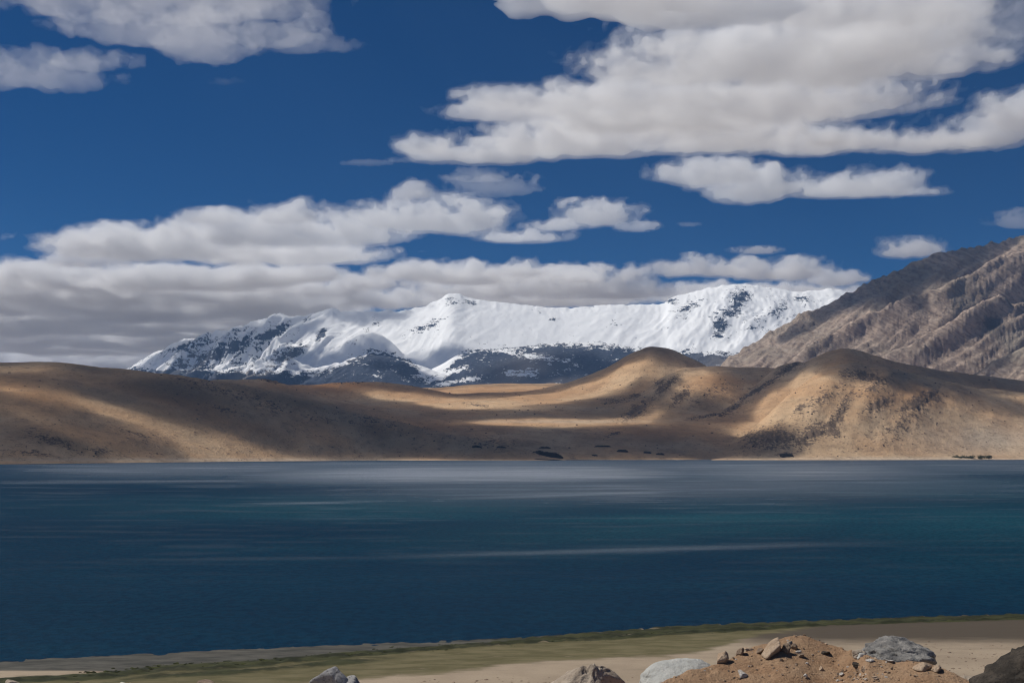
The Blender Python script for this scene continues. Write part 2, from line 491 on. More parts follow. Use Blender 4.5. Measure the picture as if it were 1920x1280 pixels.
R_low = Landform([(1480, 770, 6200), (1560, 725, 6400), (1640, 690, 6500), (1700, 660, 6550), (1760, 628, 6600), (1820, 595, 6650), (1870, 572, 6700), (1900, 575, 6700), (1940, 565, 6750), (2050, 540, 6800), (2400, 560, 6900)],
                 [(1480, 5900), (1700, 5950), (1900, 6050), (2400, 6200)], z0=60, back=0.9, rnd=8, m=0.0, pw=1.7)
R_foot = Landform([(1700, 770, 5700), (1780, 735, 5750), (1840, 705, 5800), (1890, 680, 5850), (1940, 665, 5900), (2100, 640, 6000), (2400, 660, 6000)],
                  [(1700, 5300), (2400, 5400)], z0=60, back=0.7, rnd=30, m=0.2)


def build_rocky():
    NC, NR = 680, 280
    us = np.linspace((1150 - 960) / F, (2350 - 960) / F, NC)
    Ys = np.linspace(5500, 9000, NR)
    u, Y = np.meshgrid(us, Ys)
    hs = [L(u, Y) for L in (R_back, R_mid, R_low, R_foot)]
    z = smax(hs, 5)
    x = u * Y
    on = sstep(60, 260, z)
    p = x * 0.82 + Y * 0.57; q = -x * 0.57 + Y * 0.82
    wob = 160 * fbm(x / 700, Y / 700, 3, 3)
    r1 = ridged((q + wob) / 420, p / 2100, 5, 21, 0.55)
    r2 = ridged(x / 330, Y / 420, 5, 22, 0.55)
    crest = np.exp(-np.minimum.reduce([np.abs(Y - interp(u, L.u, L.Y)) for L in (R_back,)]) / 160.0)
    z = z + on * (1 - 0.75 * crest) * (5 * (r1 - 0.85)) + on * 8 * fbm(x / 90, Y / 90, 4, 23)
    qd = z - 0.66 * x; pd = x + 0.66 * z
    wob2 = 60 * fbm(x / 400, z / 400, 3, 33)
    z = z + on * (1 - 0.8 * crest) * (62 * (ridged((qd + 0.6 * wob2) / 300, pd / 2600, 3, 34, 0.5) - 0.85) + 20 * (ridged((qd + 0.4 * wob2) / 85, pd / 1100, 3, 35) - 0.8) + 9 * (ridged((qd + 0.3 * wob2) / 32, pd / 260, 3, 36) - 0.8))
    z = z + on * crest * 16 * fbm(x / 60, Y / 200, 4, 25)
    px, py = proj(x, Y, z)
    dark = np.clip(blobs(px, py, [(1795, 570, 50, 10, 30, .6), (1850, 548, 50, 12, 30, .6), (1860, 610, 32, 30, 0, .75), (1890, 500, 40, 8, 28, .6), (1700, 610, 18, 10, 60, .5), (1720, 640, 36, 8, 35, .5)]), 0, 1)  # shade on the cliff faces, put in as darker rock colour
    pale = np.clip(blobs(px, py, [(1905, 640, 30, 30, 0, .6), (1780, 500, 10, 10, 0, .0), (1640, 655, 90, 20, 0, .25)]), 0, 1)
    V = np.stack([x, Y, z], -1).reshape(-1, 3)
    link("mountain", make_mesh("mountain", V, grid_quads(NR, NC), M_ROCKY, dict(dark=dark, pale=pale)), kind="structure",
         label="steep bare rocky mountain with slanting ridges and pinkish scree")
    return us, Ys, z


RU, RY, RZ = build_rocky()

# ----------------------------------------------------------------- snow mountain
S_crest = Landform([(-300, 800, 13500), (0, 760, 13500), (150, 722, 13500), (240, 690, 13500), (290, 664, 13500), (330, 648, 13500), (350, 644, 13500), (420, 637, 13500), (480, 612, 13500), (520, 600, 13500), (560, 597, 13500),
                    (600, 586, 13500), (622, 580, 13500), (650, 584, 13500), (700, 584, 13500), (745, 583, 13500), (790, 575, 13500), (815, 566, 13500), (848, 549, 13500), (880, 558, 13500), (930, 566, 13500), (1000, 573, 13500),
                    (1060, 577, 13500), (1140, 572, 13500), (1238, 570, 13500), (1262, 558, 13500), (1300, 548, 13500), (1345, 537, 13500), (1390, 533, 13500), (1440, 538, 13500), (1500, 547, 13500), (1560, 543, 13500), (1580, 546, 13500),
                    (1640, 562, 13500), (1800, 610, 13500), (2100, 680, 13500), (2500, 760, 13500)],
                   [(-300, 10200), (600, 10200), (1200, 10600), (2500, 10600)], z0=250, back=0.6, rnd=40, m=0.25, pw=1.35)
S_f1 = Landform([(380, 760, 11000), (470, 728, 11100), (540, 705, 11200), (600, 690, 11300), (650, 677, 11300), (700, 668, 11300), (740, 672, 11300), (780, 686, 11300), (840, 706, 11200), (920, 740, 11100)],
                [(380, 9800), (920, 9900)], z0=200, back=0.3, rnd=100, m=0.3)
S_f2 = Landform([(700, 745, 11600), (760, 715, 11600), (820, 688, 11700), (870, 664, 11800), (910, 657, 11800), (980, 652, 11800), (1060, 643, 11800), (1120, 645, 11800), (1190, 654, 11800), (1280, 664, 11800), (1360, 668, 11800), (1440, 680, 11800), (1600, 720, 11800)],
                [(700, 10000), (1600, 10200)], z0=200, back=0.2, rnd=150, m=0.2)
S_f3 = Landform([(560, 760, 12300), (600, 690, 12300), (640, 655, 12350), (675, 630, 12400), (700, 627, 12400), (730, 640, 12400), (760, 668, 12300), (800, 700, 12300)],
                [(560, 11600), (800, 11600)], z0=200, back=0.8, rnd=30, m=0.2)
S_f4 = Landform([(370, 760, 12300), (400, 716, 12300), (450, 690, 12500), (500, 668, 12600), (540, 645, 12750), (570, 622, 12900), (600, 600, 13100), (622, 584, 13300), (650, 640, 13200), (690, 700, 13000)],
                [(370, 11600), (690, 12000)], z0=200, back=0.8, rnd=30, m=0.15)


def build_snow():
    NC, NR = 720, 250
    us = np.linspace((60 - 960) / F, (1800 - 960) / F, NC)
    Ys = np.linspace(9700, 14500, NR)
    u, Y = np.meshgrid(us, Ys)
    hs = [L(u, Y) for L in (S_crest, S_f1, S_f2, S_f3, S_f4)]
    z = smax(hs, 6)
    x = u * Y
    pxu = 960 + u * F
    Yc = 13500.0
    on = sstep(200, 420, z)
    cr = np.exp(-np.abs(Y - Yc) / 220.0)
    bowl = np.exp(-((pxu - 1000) / 160) ** 2) * 0.8                # smooth snow bowl
    west = sstep(700, 420, pxu)
    a1 = ridged((x * 0.9 - Y * 0.44 + 120 * fbm(x / 900, Y / 900, 2, 8)) / 520, (x * 0.44 + Y * 0.9) / 2100, 5, 60, 0.6)
    a2 = ridged(x / 420, Y / 800, 5, 61, 0.52)
    east = sstep(1180, 1320, pxu)
    z = z + on * (1 - 0.85 * cr) * ((22 + 220 * west * sstep(200, 430, pxu) + 14 * east) * (1 - bowl) * (a1 - 0.85) + (5 + 18 * east) * (a2 - 0.8)) + on * 3 * fbm(x / 120, Y / 120, 4, 62)
    z = z + on * cr * 14 * fbm(x / 110, Y / 300, 4, 63)
    rockface = blobs(pxu, Y, [(1392, 13150, 26, 240, 0), (1352, 12750, 16, 200, 0)])
    z = z + rockface * 60 * (ridged(x / 130, Y / 160, 4, 64) - 0.9)
    px, py = proj(x, Y, z)
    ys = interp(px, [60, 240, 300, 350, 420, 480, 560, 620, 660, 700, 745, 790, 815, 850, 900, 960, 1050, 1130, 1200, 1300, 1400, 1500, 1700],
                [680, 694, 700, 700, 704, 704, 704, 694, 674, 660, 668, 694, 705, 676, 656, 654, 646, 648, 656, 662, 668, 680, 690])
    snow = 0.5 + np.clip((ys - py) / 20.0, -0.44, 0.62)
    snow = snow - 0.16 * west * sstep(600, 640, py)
    spots = blobs(px, py, [(1388, 558, 26, 20, 0, 1.0), (1372, 582, 26, 18, 20, 1.0), (1352, 606, 18, 22, 20, 1.0), (1345, 628, 14, 10, 0, .9), (1285, 580, 34, 16, 25, .72), (1262, 566, 14, 12, 30, .75), (1460, 575, 44, 26, 0, .62),
                           (1510, 560, 30, 14, 0, .7), (1420, 610, 40, 16, 0, .6), (780, 618, 34, 10, 15, .68), (846, 566, 22, 12, 20, .62), (815, 608, 18, 14, 30, .8), (885, 568, 22, 6, -15, .6), (602, 628, 9, 16, -30, 1.0), (515, 622, 36, 9, 28, .95),
                           (440, 650, 40, 12, 30, .85), (345, 652, 40, 6, 10, .7), (400, 668, 50, 14, 30, .8), (1035, 598, 12, 5, 0, .8), (1150, 605, 14, 8, 25, .75), (660, 645, 40, 14, 35, .7), (540, 665, 50, 12, 32, .8), (705, 605, 10, 10, 0, .7), (575, 600, 18, 6, 35, .7)])
    gx = np.gradient(z, axis=1) / np.gradient(x, axis=1)
    snow = snow - (0.5 * west + 0.2 * east) * sstep(0.35, 0.95, gx) - (0.35 * west + 0.35 * east) * sstep(0.55, 1.2, -gx)
    snow = snow - spots * 0.9
    band = blobs(px, py, [(810, 692, 40, 9, 25, 1.0), (980, 700, 60, 10, 0, .45), (860, 714, 60, 5, 10, .6), (1000, 668, 70, 6, -8, .6), (840, 700, 50, 6, 22, .8), (640, 660, 60, 10, 35, .4)])
    snow = snow + band
    tan = np.clip(blobs(px, py, [(470, 700, 90, 16, 22, 1.0), (985, 695, 60, 22, 10, .95), (350, 680, 50, 14, 15, .8), (660, 650, 45, 18, 30, .9), (1380, 680, 70, 16, 0, .9), (1050, 712, 60, 6, 0, .6)]), 0, 1)
    V = np.stack([x, Y, z], -1).reshape(-1, 3)
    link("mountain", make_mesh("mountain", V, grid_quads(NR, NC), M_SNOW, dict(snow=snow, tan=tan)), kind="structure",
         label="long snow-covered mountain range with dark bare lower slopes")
    return us, Ys, z


SU, SY, SZ = build_snow()

# ----------------------------------------------------------------- ground sheet
def mat_ground():
    m = NT("valley_ground"); co = m.coord()
    c = m.mix(m.ramp(m.noise(co, 0.002, 5), 0.35, 0.65), (0.26, 0.19, 0.13), (0.36, 0.27, 0.19))
    return m.finish(c, 0.97, None, 0.1)


G = 90000.0
link("ground", make_mesh("ground", [(-G, -G, -40), (G, -G, -40), (G, G, -40), (-G, G, -40)], [(0, 1, 2, 3)], mat_ground(), smooth=False), kind="structure", label="dry valley floor under the lake and hills")

# ----------------------------------------------------------------- lake
def mat_water():
    m = NT("lake_water")
    co = m.coord()
    rip = m.noise(m.coord((1, 1.5, 1)), 1.9, 4, 0.62)
    swell = m.noise(m.coord((1, 1.8, 1)), 0.22, 4, 0.6)
    tint = m.noise(m.coord((0.25, 1, 1)), 0.006, 3)
    deep = m.mix(m.attr("teal"), (0.004, 0.033, 0.066), (0.012, 0.073, 0.102))
    deep = m.mix(m.ramp(tint, 0.4, 0.65), deep, m.mix(0.5, deep, (0.003, 0.020, 0.046)))
    pat = m.noise(m.coord((1, 0.7, 1)), 0.75, 3, 0.65)
    wind = m.noise(m.coord((0.16, 1, 1)), 0.02, 5, 0.65)
    deep = m.mix(m.math('MULTIPLY', m.ramp(pat, 0.42, 0.60), 0.42), deep, (0.0014, 0.012, 0.032))
    deep = m.mix(m.math('MULTIPLY', m.ramp(wind, 0.42, 0.66), 0.22), deep, (0.006, 0.032, 0.066))
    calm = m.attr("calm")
    deep = m.mix(m.math('MULTIPLY', calm, 0.8), deep, (0.12, 0.155, 0.18))      # sky and cloud glare on the calm streaks, painted as paler colour
    h = m.math('ADD', m.math('MULTIPLY', rip, 0.16), m.math('MULTIPLY', swell, 0.35))
    h = m.math('MULTIPLY', h, m.math('SUBTRACT', 1.0, m.math('MULTIPLY', calm, 0.25)))
    nrm = m.bump(h, 1.0, 1.6)
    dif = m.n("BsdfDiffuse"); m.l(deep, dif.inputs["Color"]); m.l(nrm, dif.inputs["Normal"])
    glo = m.n("BsdfGlossy"); m.l(nrm, glo.inputs["Normal"])
    m.l(m.math('ADD', 0.26, m.math('MULTIPLY', calm, 0.08)), glo.inputs["Roughness"])
    fr = m.n("Fresnel"); fr.inputs["IOR"].default_value = 1.33; m.l(nrm, fr.inputs["Normal"])
    # wind-roughened water shows only part of its grazing reflection; calm streaks show more
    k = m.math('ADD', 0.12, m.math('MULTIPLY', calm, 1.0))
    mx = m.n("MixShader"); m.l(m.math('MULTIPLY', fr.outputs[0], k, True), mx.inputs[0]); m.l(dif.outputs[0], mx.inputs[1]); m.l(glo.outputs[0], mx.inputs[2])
    m.l(mx.outputs[0], m.out.inputs["Surface"]); m.t.nodes.remove(m.b)
    return m.m


def build_lake():
    NC, NR = 340, 300
    us = np.linspace(-1.1, 1.1, NC)
    Ys = 70 * (5400 / 70) ** np.linspace(0, 1, NR)
    u, Y = np.meshgrid(us, Ys)
    x = u * Y
    px, py = proj(x, Y, 0 * x)
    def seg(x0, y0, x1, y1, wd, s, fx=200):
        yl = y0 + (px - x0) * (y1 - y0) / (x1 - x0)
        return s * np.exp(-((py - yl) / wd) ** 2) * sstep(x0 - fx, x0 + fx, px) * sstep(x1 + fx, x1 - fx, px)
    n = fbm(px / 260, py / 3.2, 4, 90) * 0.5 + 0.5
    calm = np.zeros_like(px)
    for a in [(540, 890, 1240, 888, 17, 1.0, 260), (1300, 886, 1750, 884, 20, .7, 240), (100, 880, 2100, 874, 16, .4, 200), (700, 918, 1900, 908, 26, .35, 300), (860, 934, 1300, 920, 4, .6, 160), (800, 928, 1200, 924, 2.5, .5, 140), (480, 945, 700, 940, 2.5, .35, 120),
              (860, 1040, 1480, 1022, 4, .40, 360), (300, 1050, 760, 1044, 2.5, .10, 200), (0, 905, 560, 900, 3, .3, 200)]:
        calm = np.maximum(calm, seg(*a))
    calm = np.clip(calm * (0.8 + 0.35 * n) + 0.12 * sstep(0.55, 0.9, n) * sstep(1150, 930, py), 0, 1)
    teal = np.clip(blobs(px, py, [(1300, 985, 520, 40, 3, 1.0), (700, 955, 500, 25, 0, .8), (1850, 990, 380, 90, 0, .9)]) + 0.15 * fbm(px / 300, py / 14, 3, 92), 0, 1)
    V = np.stack([x, Y, 0 * x], -1).reshape(-1, 3)
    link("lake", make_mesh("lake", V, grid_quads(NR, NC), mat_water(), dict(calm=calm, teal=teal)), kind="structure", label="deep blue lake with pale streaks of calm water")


build_lake()

# ----------------------------------------------------------------- clouds
def mat_cloud(name, dens, aniso=0.35, alb=0.965):
    m = bpy.data.materials.new(name); m.use_nodes = True
    t = m.node_tree
    t.nodes.remove(t.nodes["Principled BSDF"])
    v = t.nodes.new("ShaderNodeVolumeScatter")
    v.inputs["Color"].default_value = (alb, alb, alb, 1)
    v.inputs["Density"].default_value = dens
    v.inputs["Anisotropy"].default_value = aniso
    t.links.new(v.outputs[0], t.nodes["Material Output"].inputs["Volume"])
    return m


def fft_noise(shape, vox, L0, beta, seed):
    """isotropic power-law noise, unit deviation; L0 = longest wavelength in metres"""
    r = np.random.default_rng(seed)
    k = [np.fft.fftfreq(n, d=v) for n, v in zip(shape[:-1], vox[:-1])] + [np.fft.rfftfreq(shape[-1], d=vox[-1])]
    K = np.sqrt(k[0][:, None, None] ** 2 + k[1][None, :, None] ** 2 + k[2][None, None, :] ** 2)
    amp = (K ** 2 + (1.0 / L0) ** 2) ** (-beta / 2)
    f = np.fft.rfftn(r.standard_normal(shape).astype(np.float32)) * amp
    f[0, 0, 0] = 0
    n = np.fft.irfftn(f, s=shape).astype(np.float32)
    return n / n.std()


FLIP = True


def iso_mesh(name, field, origin, vox, iso, mat, adapt=0.0):
    g = openvdb.FloatGrid(-1.0)
    g.copyFromArray(np.ascontiguousarray(field, np.float32))
    p, tri, q = g.convertToPolygons(isovalue=iso, adaptivity=adapt)
    if len(q):
        tri = np.concatenate([tri.reshape(-1, 3), q[:, [0, 1, 2]], q[:, [0, 2, 3]]])
    return make_mesh(name, p * np.array(vox) + np.array(origin), tri[:, ::-1] if FLIP else tri, mat)


HAZE_TOP = float(max(SZ.max(), RZ.max(), HZ.max())) + 12.0
print('haze top', HAZE_TOP)
M_VEIL = mat_cloud("cloud_veil", 0.0006)
M_SHELL = mat_cloud("cloud_body", 0.0015)
M_CORE = mat_cloud("cloud_core", 0.0055)
M_HIGH = [mat_cloud("high_cloud_veil", 0.0003), mat_cloud("high_cloud_body", 0.0008), mat_cloud("high_cloud_core", 0.0030)]
M_THIN = mat_cloud("thin_cloud_veil", 0.0004)
M_THIN_CORE = mat_cloud("thin_cloud_body", 0.0011)
CLOUD_TRIS = 0


def cloud(label, lst, B=2650, seed=1, group="clouds drifting over the mountains", px_vox=3.0, namp=0.42, veil=1.0, tmax=330, L0k=1.3, thin=False):
    global CLOUD_TRIS
    high = B > 4000
    mats = M_HIGH if high else ([M_THIN, M_THIN_CORE] if thin else [M_VEIL, M_SHELL, M_CORE])
    E = []
    for b in lst:
        cx, cyy, rx, ry = b[:4]
        yc = (640 - cyy) / F
        r = (SP + yc * CP) / (CP - yc * SP)
        el = math.atan(r)
        zc = B
        Y = (zc - CAMZ) / r
        mpp = Y / F
        tz = min(ry * mpp * 0.85, tmax)
        dy = min(max((ry * mpp - tz * math.cos(el)) / math.sin(el), tz * 1.1, 0.35 * rx * mpp), 3500)
        x = float(at(cx, cyy, Y)[0])
        E.append((x, Y, zc, rx * mpp * 1.08, dy * 1.08, tz * 1.08))
    E = np.array(E)
    mpp = E[:, 1].mean() / F
    lo = (E[:, :3] - E[:, 3:] * 1.35).min(0); hi = (E[:, :3] + E[:, 3:] * np.array([1.35, 1.35, 1.5])).max(0)
    lo[2] = max(lo[2], HAZE_TOP + 15)
    vx = px_vox * 1.75 * mpp
    vox = np.array([vx, vx * 2.2, vx * 0.8])
    n = np.maximum(((hi - lo) / vox).astype(int), 6)
    while n.prod() > 4e6:
        vox *= 1.12
        n = np.maximum(((hi - lo) / vox).astype(int), 6)
    X = (lo[0] + vox[0] * np.arange(n[0]))[:, None, None]
    Yg = (lo[1] + vox[1] * np.arange(n[1]))[None, :, None]
    Z = (lo[2] + vox[2] * np.arange(n[2]))[None, None, :]
    f = np.full(n, -4.0, np.float32)
    acc = np.zeros(n, np.float32)
    for e in E:
        qz = (Z - e[2]) / e[5]
        qz = np.where(qz < 0, qz * 1.5, qz * 0.85)       # flatter base, taller top
        d = 1 - ((X - e[0]) / e[3]) ** 2 - ((Yg - e[1]) / e[4]) ** 2 - qz ** 2
        acc += np.exp(np.clip(d * 4.0, -30, 20)).astype(np.float32)
    f = np.log(acc + 1e-9) / 4.0
    L0 = np.median(E[:, 5]) * 2 * L0k
    nz = fft_noise(tuple(n), vox * np.array([0.75, 0.75, 1.0]), L0, 2.15, seed)
    bil = np.abs(fft_noise(tuple(n), vox, L0 * 0.45, 2.3, seed + 50))
    zr = np.clip((Z - (E[:, 2].min() - 90)) / 160.0, 0.35, 1)
    f = f + zr * (1.2 * namp * nz + 0.24 * (0.8 - bil))
    f = np.clip(f, -3, 1.6)
    for ax in range(3):                                     # close the shape at the grid's border
        sl_ = [slice(None)] * 3
        for e in (0, -1):
            sl_[ax] = e; f[tuple(sl_)] = -3
    fv = f - 0.45 * np.clip((B - Z) / np.median(E[:, 5]), 0, 1)       # the thin veil hangs on tops and flanks, not below the flat base
    me = iso_mesh("cloud", fv, lo, vox, -0.30, mats[0], 0.2)
    o = link("cloud", me, label=label, cat="cloud", group=group)
    me1 = iso_mesh("cloud_body", f, lo, vox, 0.0, mats[1], 0.2)
    link("cloud_body", me1, parent=o)
    if not thin:
        me2 = iso_mesh("cloud_core", f, lo, vox, 0.38, mats[2], 0.2)
        if len(me2.polygons): link("cloud_core", me2, parent=o)


cloud("large ragged grey cloud cut by the top edge on the left side of the sky", [(280, 0, 220, 64), (460, 5, 160, 56), (260, 50, 120, 50), (390, 85, 90, 56), (500, 60, 110, 46), (140, 0, 100, 34), (590, 90, 70, 20), (330, 60, 160, 40), (420, 158, 36, 12)], seed=3, thin=True, namp=0.68)
cloud("ragged grey cloud at the left edge under the larger one", [(30, 140, 120, 44), (130, 150, 80, 40), (170, 118, 80, 22)], seed=4, thin=True, namp=0.68)
cloud("widest pale cloud bank filling the top right of the sky", [(1500, 110, 330, 75), (1250, 130, 170, 50), (1130, 190, 190, 36), (1700, 70, 180, 60), (1350, 200, 300, 42), (940, 215, 110, 18), (1620, 20, 260, 50), (1250, 215, 330, 30), (1500, 190, 240, 40), (1150, 10, 110, 20), (1000, 190, 110, 26), (1290, 10, 150, 28), (1750, 120, 110, 36)], B=5200, tmax=620, seed=5, namp=0.36, px_vox=4)
cloud("long flat cloud band just under the widest cloud bank", [(900, 290, 130, 32), (1100, 270, 220, 36), (1350, 260, 230, 34), (800, 275, 60, 28), (1500, 275, 150, 24), (1180, 240, 240, 24)], B=5200, tmax=620, seed=6, namp=0.36, px_vox=4)
cloud("grey cloud running off the right edge beneath the widest bank", [(1700, 270, 150, 28), (1840, 255, 110, 44), (1900, 220, 60, 50), (1600, 262, 110, 20)], B=5200, tmax=620, seed=7, namp=0.38)
cloud("kite-shaped cloud with a long tail above the rocky mountain", [(1330, 330, 110, 32), (1410, 355, 95, 46), (1560, 355, 100, 30), (1640, 350, 90, 34), (1720, 360, 60, 15)], seed=8, namp=0.38)
cloud("small flat-bottomed cloud between the kite-shaped cloud and the long left bank", [(1120, 405, 75, 34), (1050, 425, 70, 16), (1190, 428, 50, 16)], B=2400, seed=9, namp=0.34)
cloud("long puffy cloud bank rising to a bright crest left of the snow peak", [(280, 465, 190, 42), (470, 440, 150, 46), (390, 410, 60, 24), (545, 405, 75, 30), (640, 440, 130, 42), (760, 410, 85, 50), (760, 365, 46, 24), (860, 415, 100, 48), (980, 445, 90, 20), (160, 490, 90, 24), (520, 480, 200, 26)], B=2400, seed=10, namp=0.36, px_vox=3.4)
cloud("wide low grey overcast resting behind the left hill", [(60, 560, 160, 60), (250, 570, 220, 66), (460, 565, 190, 56), (100, 640, 240, 66), (380, 635, 220, 60), (0, 600, 300, 50), (300, 600, 300, 50), (560, 590, 140, 44), (610, 540, 90, 38), (600, 505, 36, 16), (560, 620, 180, 40), (40, 520, 60, 12), (-120, 600, 160, 70), (150, 690, 300, 40), (420, 700, 200, 40), (150, 528, 200, 30), (350, 528, 200, 30), (520, 518, 120, 24)], seed=11, namp=0.52, B=2700, px_vox=4, tmax=330)
cloud("low grey cloud bank behind the middle of the snow ridge", [(800, 515, 90, 24), (900, 545, 140, 34), (1040, 535, 130, 34), (1140, 545, 110, 34), (960, 510, 80, 22), (760, 565, 120, 26), (880, 520, 120, 26), (1000, 560, 220, 26), (1190, 545, 90, 26), (1100, 520, 90, 24), (720, 530, 80, 26)], seed=12, namp=0.44, B=2700, tmax=450)
cloud("low pale cloud resting on the right-hand snow dome", [(1340, 505, 90, 28), (1450, 510, 100, 30), (1560, 525, 60, 22), (1270, 510, 50, 20), (1420, 555, 220, 20)], seed=13, namp=0.42, B=4500, tmax=800)
cloud("tiny lens cloud floating above the snow dome", [(1420, 471, 46, 12)], B=4500, tmax=800, seed=14, namp=0.25, px_vox=2)
cloud("small lone white cloud beside the crest of the rocky mountain", [(1686, 471, 46, 26), (1728, 470, 48, 25)], B=4500, tmax=800, seed=15, namp=0.22, px_vox=2)
cloud("small cloud at the right edge above the rocky mountain", [(1905, 415, 40, 24), (1860, 420, 26, 10)], B=4500, tmax=800, seed=16, thin=True, namp=0.42, px_vox=2)
cloud("faint wisp off the left tip of the long flat band", [(690, 306, 46, 9), (750, 300, 30, 9)], seed=17, thin=True, namp=0.5, px_vox=2)
cloud("faint puff alone below the kite-shaped cloud", [(1293, 421, 26, 8)], seed=18, thin=True, namp=0.4, px_vox=2)
cloud("thin veil below the long flat band and above the left bank", [(930, 352, 80, 26), (890, 332, 60, 16)], seed=19, thin=True, namp=0.5, px_vox=2.5)
cloud("thin ragged shreds in the top right corner", [(1890, 40, 60, 60), (1840, 90, 90, 30)], seed=20, thin=True, namp=0.6, px_vox=3)


def rocky_z(u, Y):
    fu = np.clip((u - RU[0]) / (RU[1] - RU[0]), 0, len(RU) - 1.001); fy = np.clip((Y - RY[0]) / (RY[1] - RY[0]), 0, len(RY) - 1.001)
    i = fu.astype(int); j = fy.astype(int)
    return RZ[j, i]


# sunlit gaps wanted on the brown hills; the unseen deck is shaped around them
LIT_HILL = [(30, 735, 150, 15, -16, .48), (200, 770, 150, 17, -17, .58), (380, 814, 170, 19, -14, .75), (560, 848, 190, 13, -4, 1.0), (300, 852, 170, 10, 0, .8), (20, 775, 150, 26, -14, .38), (70, 694, 200, 9, 0, .42),
            (740, 742, 90, 12, -4, .7), (860, 755, 130, 12, -3, .8), (1000, 748, 130, 10, 4, .95), (1090, 735, 60, 14, 15, .95), (620, 722, 70, 7, 0, .45), (930, 728, 120, 8, 0, .55),
            (1165, 705, 54, 17, 28, .85), (1240, 694, 40, 14, 8, .6), (1290, 715, 52, 16, 20, 1.0), (1215, 768, 44, 15, 35, 1.0), (1180, 786, 90, 8, 8, .95), (1050, 792, 190, 6, 0, .95), (1350, 737, 60, 24, 15, .6),
            (1500, 737, 54, 34, 38, 1.0), (1435, 772, 66, 28, 38, 1.0), (1390, 796, 60, 12, 20, .8), (1610, 748, 100, 34, 0, 1.0), (1560, 790, 90, 32, 30, 1.0), (1690, 800, 130, 46, 15, 1.0), (1840, 822, 190, 44, -3, 1.1), (1610, 848, 130, 16, 5, 1.0),
            (1740, 727, 110, 6, -8, .85), (1880, 741, 90, 5, -6, .85), (2100, 800, 200, 60, 0, 1.0), (-300, 760, 150, 60, 0, .8)]
SHADE_ROCK = [(1570, 576, 66, 16, 33, 1.1), (1645, 536, 94, 30, 32, 1.1), (1750, 508, 126, 34, 24, 1.1), (1690, 560, 66, 20, 28), (1850, 472, 94, 15, 22, 1.1), (1500, 618, 52, 12, 32, 1.1), (1830, 692, 84, 22, 20), (1868, 612, 30, 32, 0, .8), (1785, 572, 56, 12, 28, .8)]  # shade wanted on the rocky mountain; its unseen deck takes this shape


def deck(H, x0, x1, y0, y1, cell, zfun, shade, test, seed, label):  # unseen cloud layer, shaped so its shadows follow the given mask
    xs = np.arange(x0, x1, cell); ys = np.arange(y0, y1, cell)
    X, Yg = np.meshgrid(xs, ys, indexing='ij')
    z = np.zeros_like(X)
    for _ in range(10):
        s = (H - z) / SUN[2]
        pxw = X - SUN[0] * s; pyw = np.maximum(Yg - SUN[1] * s, 100)
        z = 0.5 * z + 0.5 * np.maximum(zfun(pxw / pyw, pyw), 0)
    s = (H - z) / SUN[2]
    pxw = X - SUN[0] * s; pyw = np.maximum(Yg - SUN[1] * s, 100)
    px, py = proj(pxw, pyw, z)
    S = blobs(px, py, shade) if shade is not LIT_HILL else 0.86 - np.clip(1.35 * blobs(px, py, shade), 0, 1.2)
    S = S + 0.15 * fbm(pxw / 300, pyw / 500, 4, seed)
    S = np.where(test(px, py, pxw, pyw, z), S, -0.2)
    # slight smoothing keeps the cloud edges soft
    for _ in range(2):
        S[1:-1, 1:-1] = (S[1:-1, 1:-1] * 2 + S[:-2, 1:-1] + S[2:, 1:-1] + S[1:-1, :-2] + S[1:-1, 2:]) / 6
    th = np.clip((S - 0.33) / 0.55, -1, 1) * 170.0        # half thickness in metres
    zs = np.arange(-220, 221, 25.0)
    f = th[:, :, None] - np.abs(zs)[None, None, :] * np.where(zs < 0, 1.3, 0.9)[None, None, :]
    f = np.where(th[:, :, None] > 0, f, np.minimum(f, -10))
    nz = fft_noise(f.shape, (cell, cell, 25.0), 400, 2.4, seed)
    f = f + 14 * nz
    for ax in range(3):
        sl_ = [slice(None)] * 3
        for e in (0, -1):
            sl_[ax] = e; f[tuple(sl_)] = -60
    me = iso_mesh("clouds", f, (x0, y0, H - 220), (cell, cell, 25.0), 0.0, M_DECK, 0.0)
    link("clouds", me, kind="stuff", label=label)


M_DECK = mat_cloud("shadow_cloud_deck", 0.0075)
deck(2650, -6500, 2300, 1300, 7000, 36.0, hill_z, LIT_HILL, lambda px, py, x, y, z: (z > 1.0) & (y > 1800) & (y < 5200) & (px > -700) & (px < 2300), 5, "unseen broken cloud deck, shaped to shade the brown hills")
deck(3500, -1500, 4200, 5600, 9400, 36.0, rocky_z, SHADE_ROCK, lambda px, py, x, y, z: (y > 5650) & (px > 1330), 6, "unseen broken cloud deck, shaped to shade the rocky mountain")



print("CLOUD TRIS", CLOUD_TRIS)

# ----------------------------------------------------------------- near shore
def lake_Y(px, py):
    yc = (640 - np.asarray(py, float)) / F
    r = (SP + yc * CP) / (CP - yc * SP)
    return -CAMZ / r


WL = [(-900, 1290), (-300, 1257), (0, 1240), (300, 1224), (500, 1214), (700, 1206), (980, 1194), (1300, 1172), (1600, 1160), (1920, 1150), (2300, 1136), (2900, 1120)]
MOSS = ([-400, 0, 200, 300, 450, 600, 800, 980, 1150, 1300, 1420, 1500, 1700, 1920, 2400], [1300, 1276, 1266, 1254, 1246, 1232, 1216, 1203, 1194, 1184, 1178, 1172, 1165, 1159, 1146])


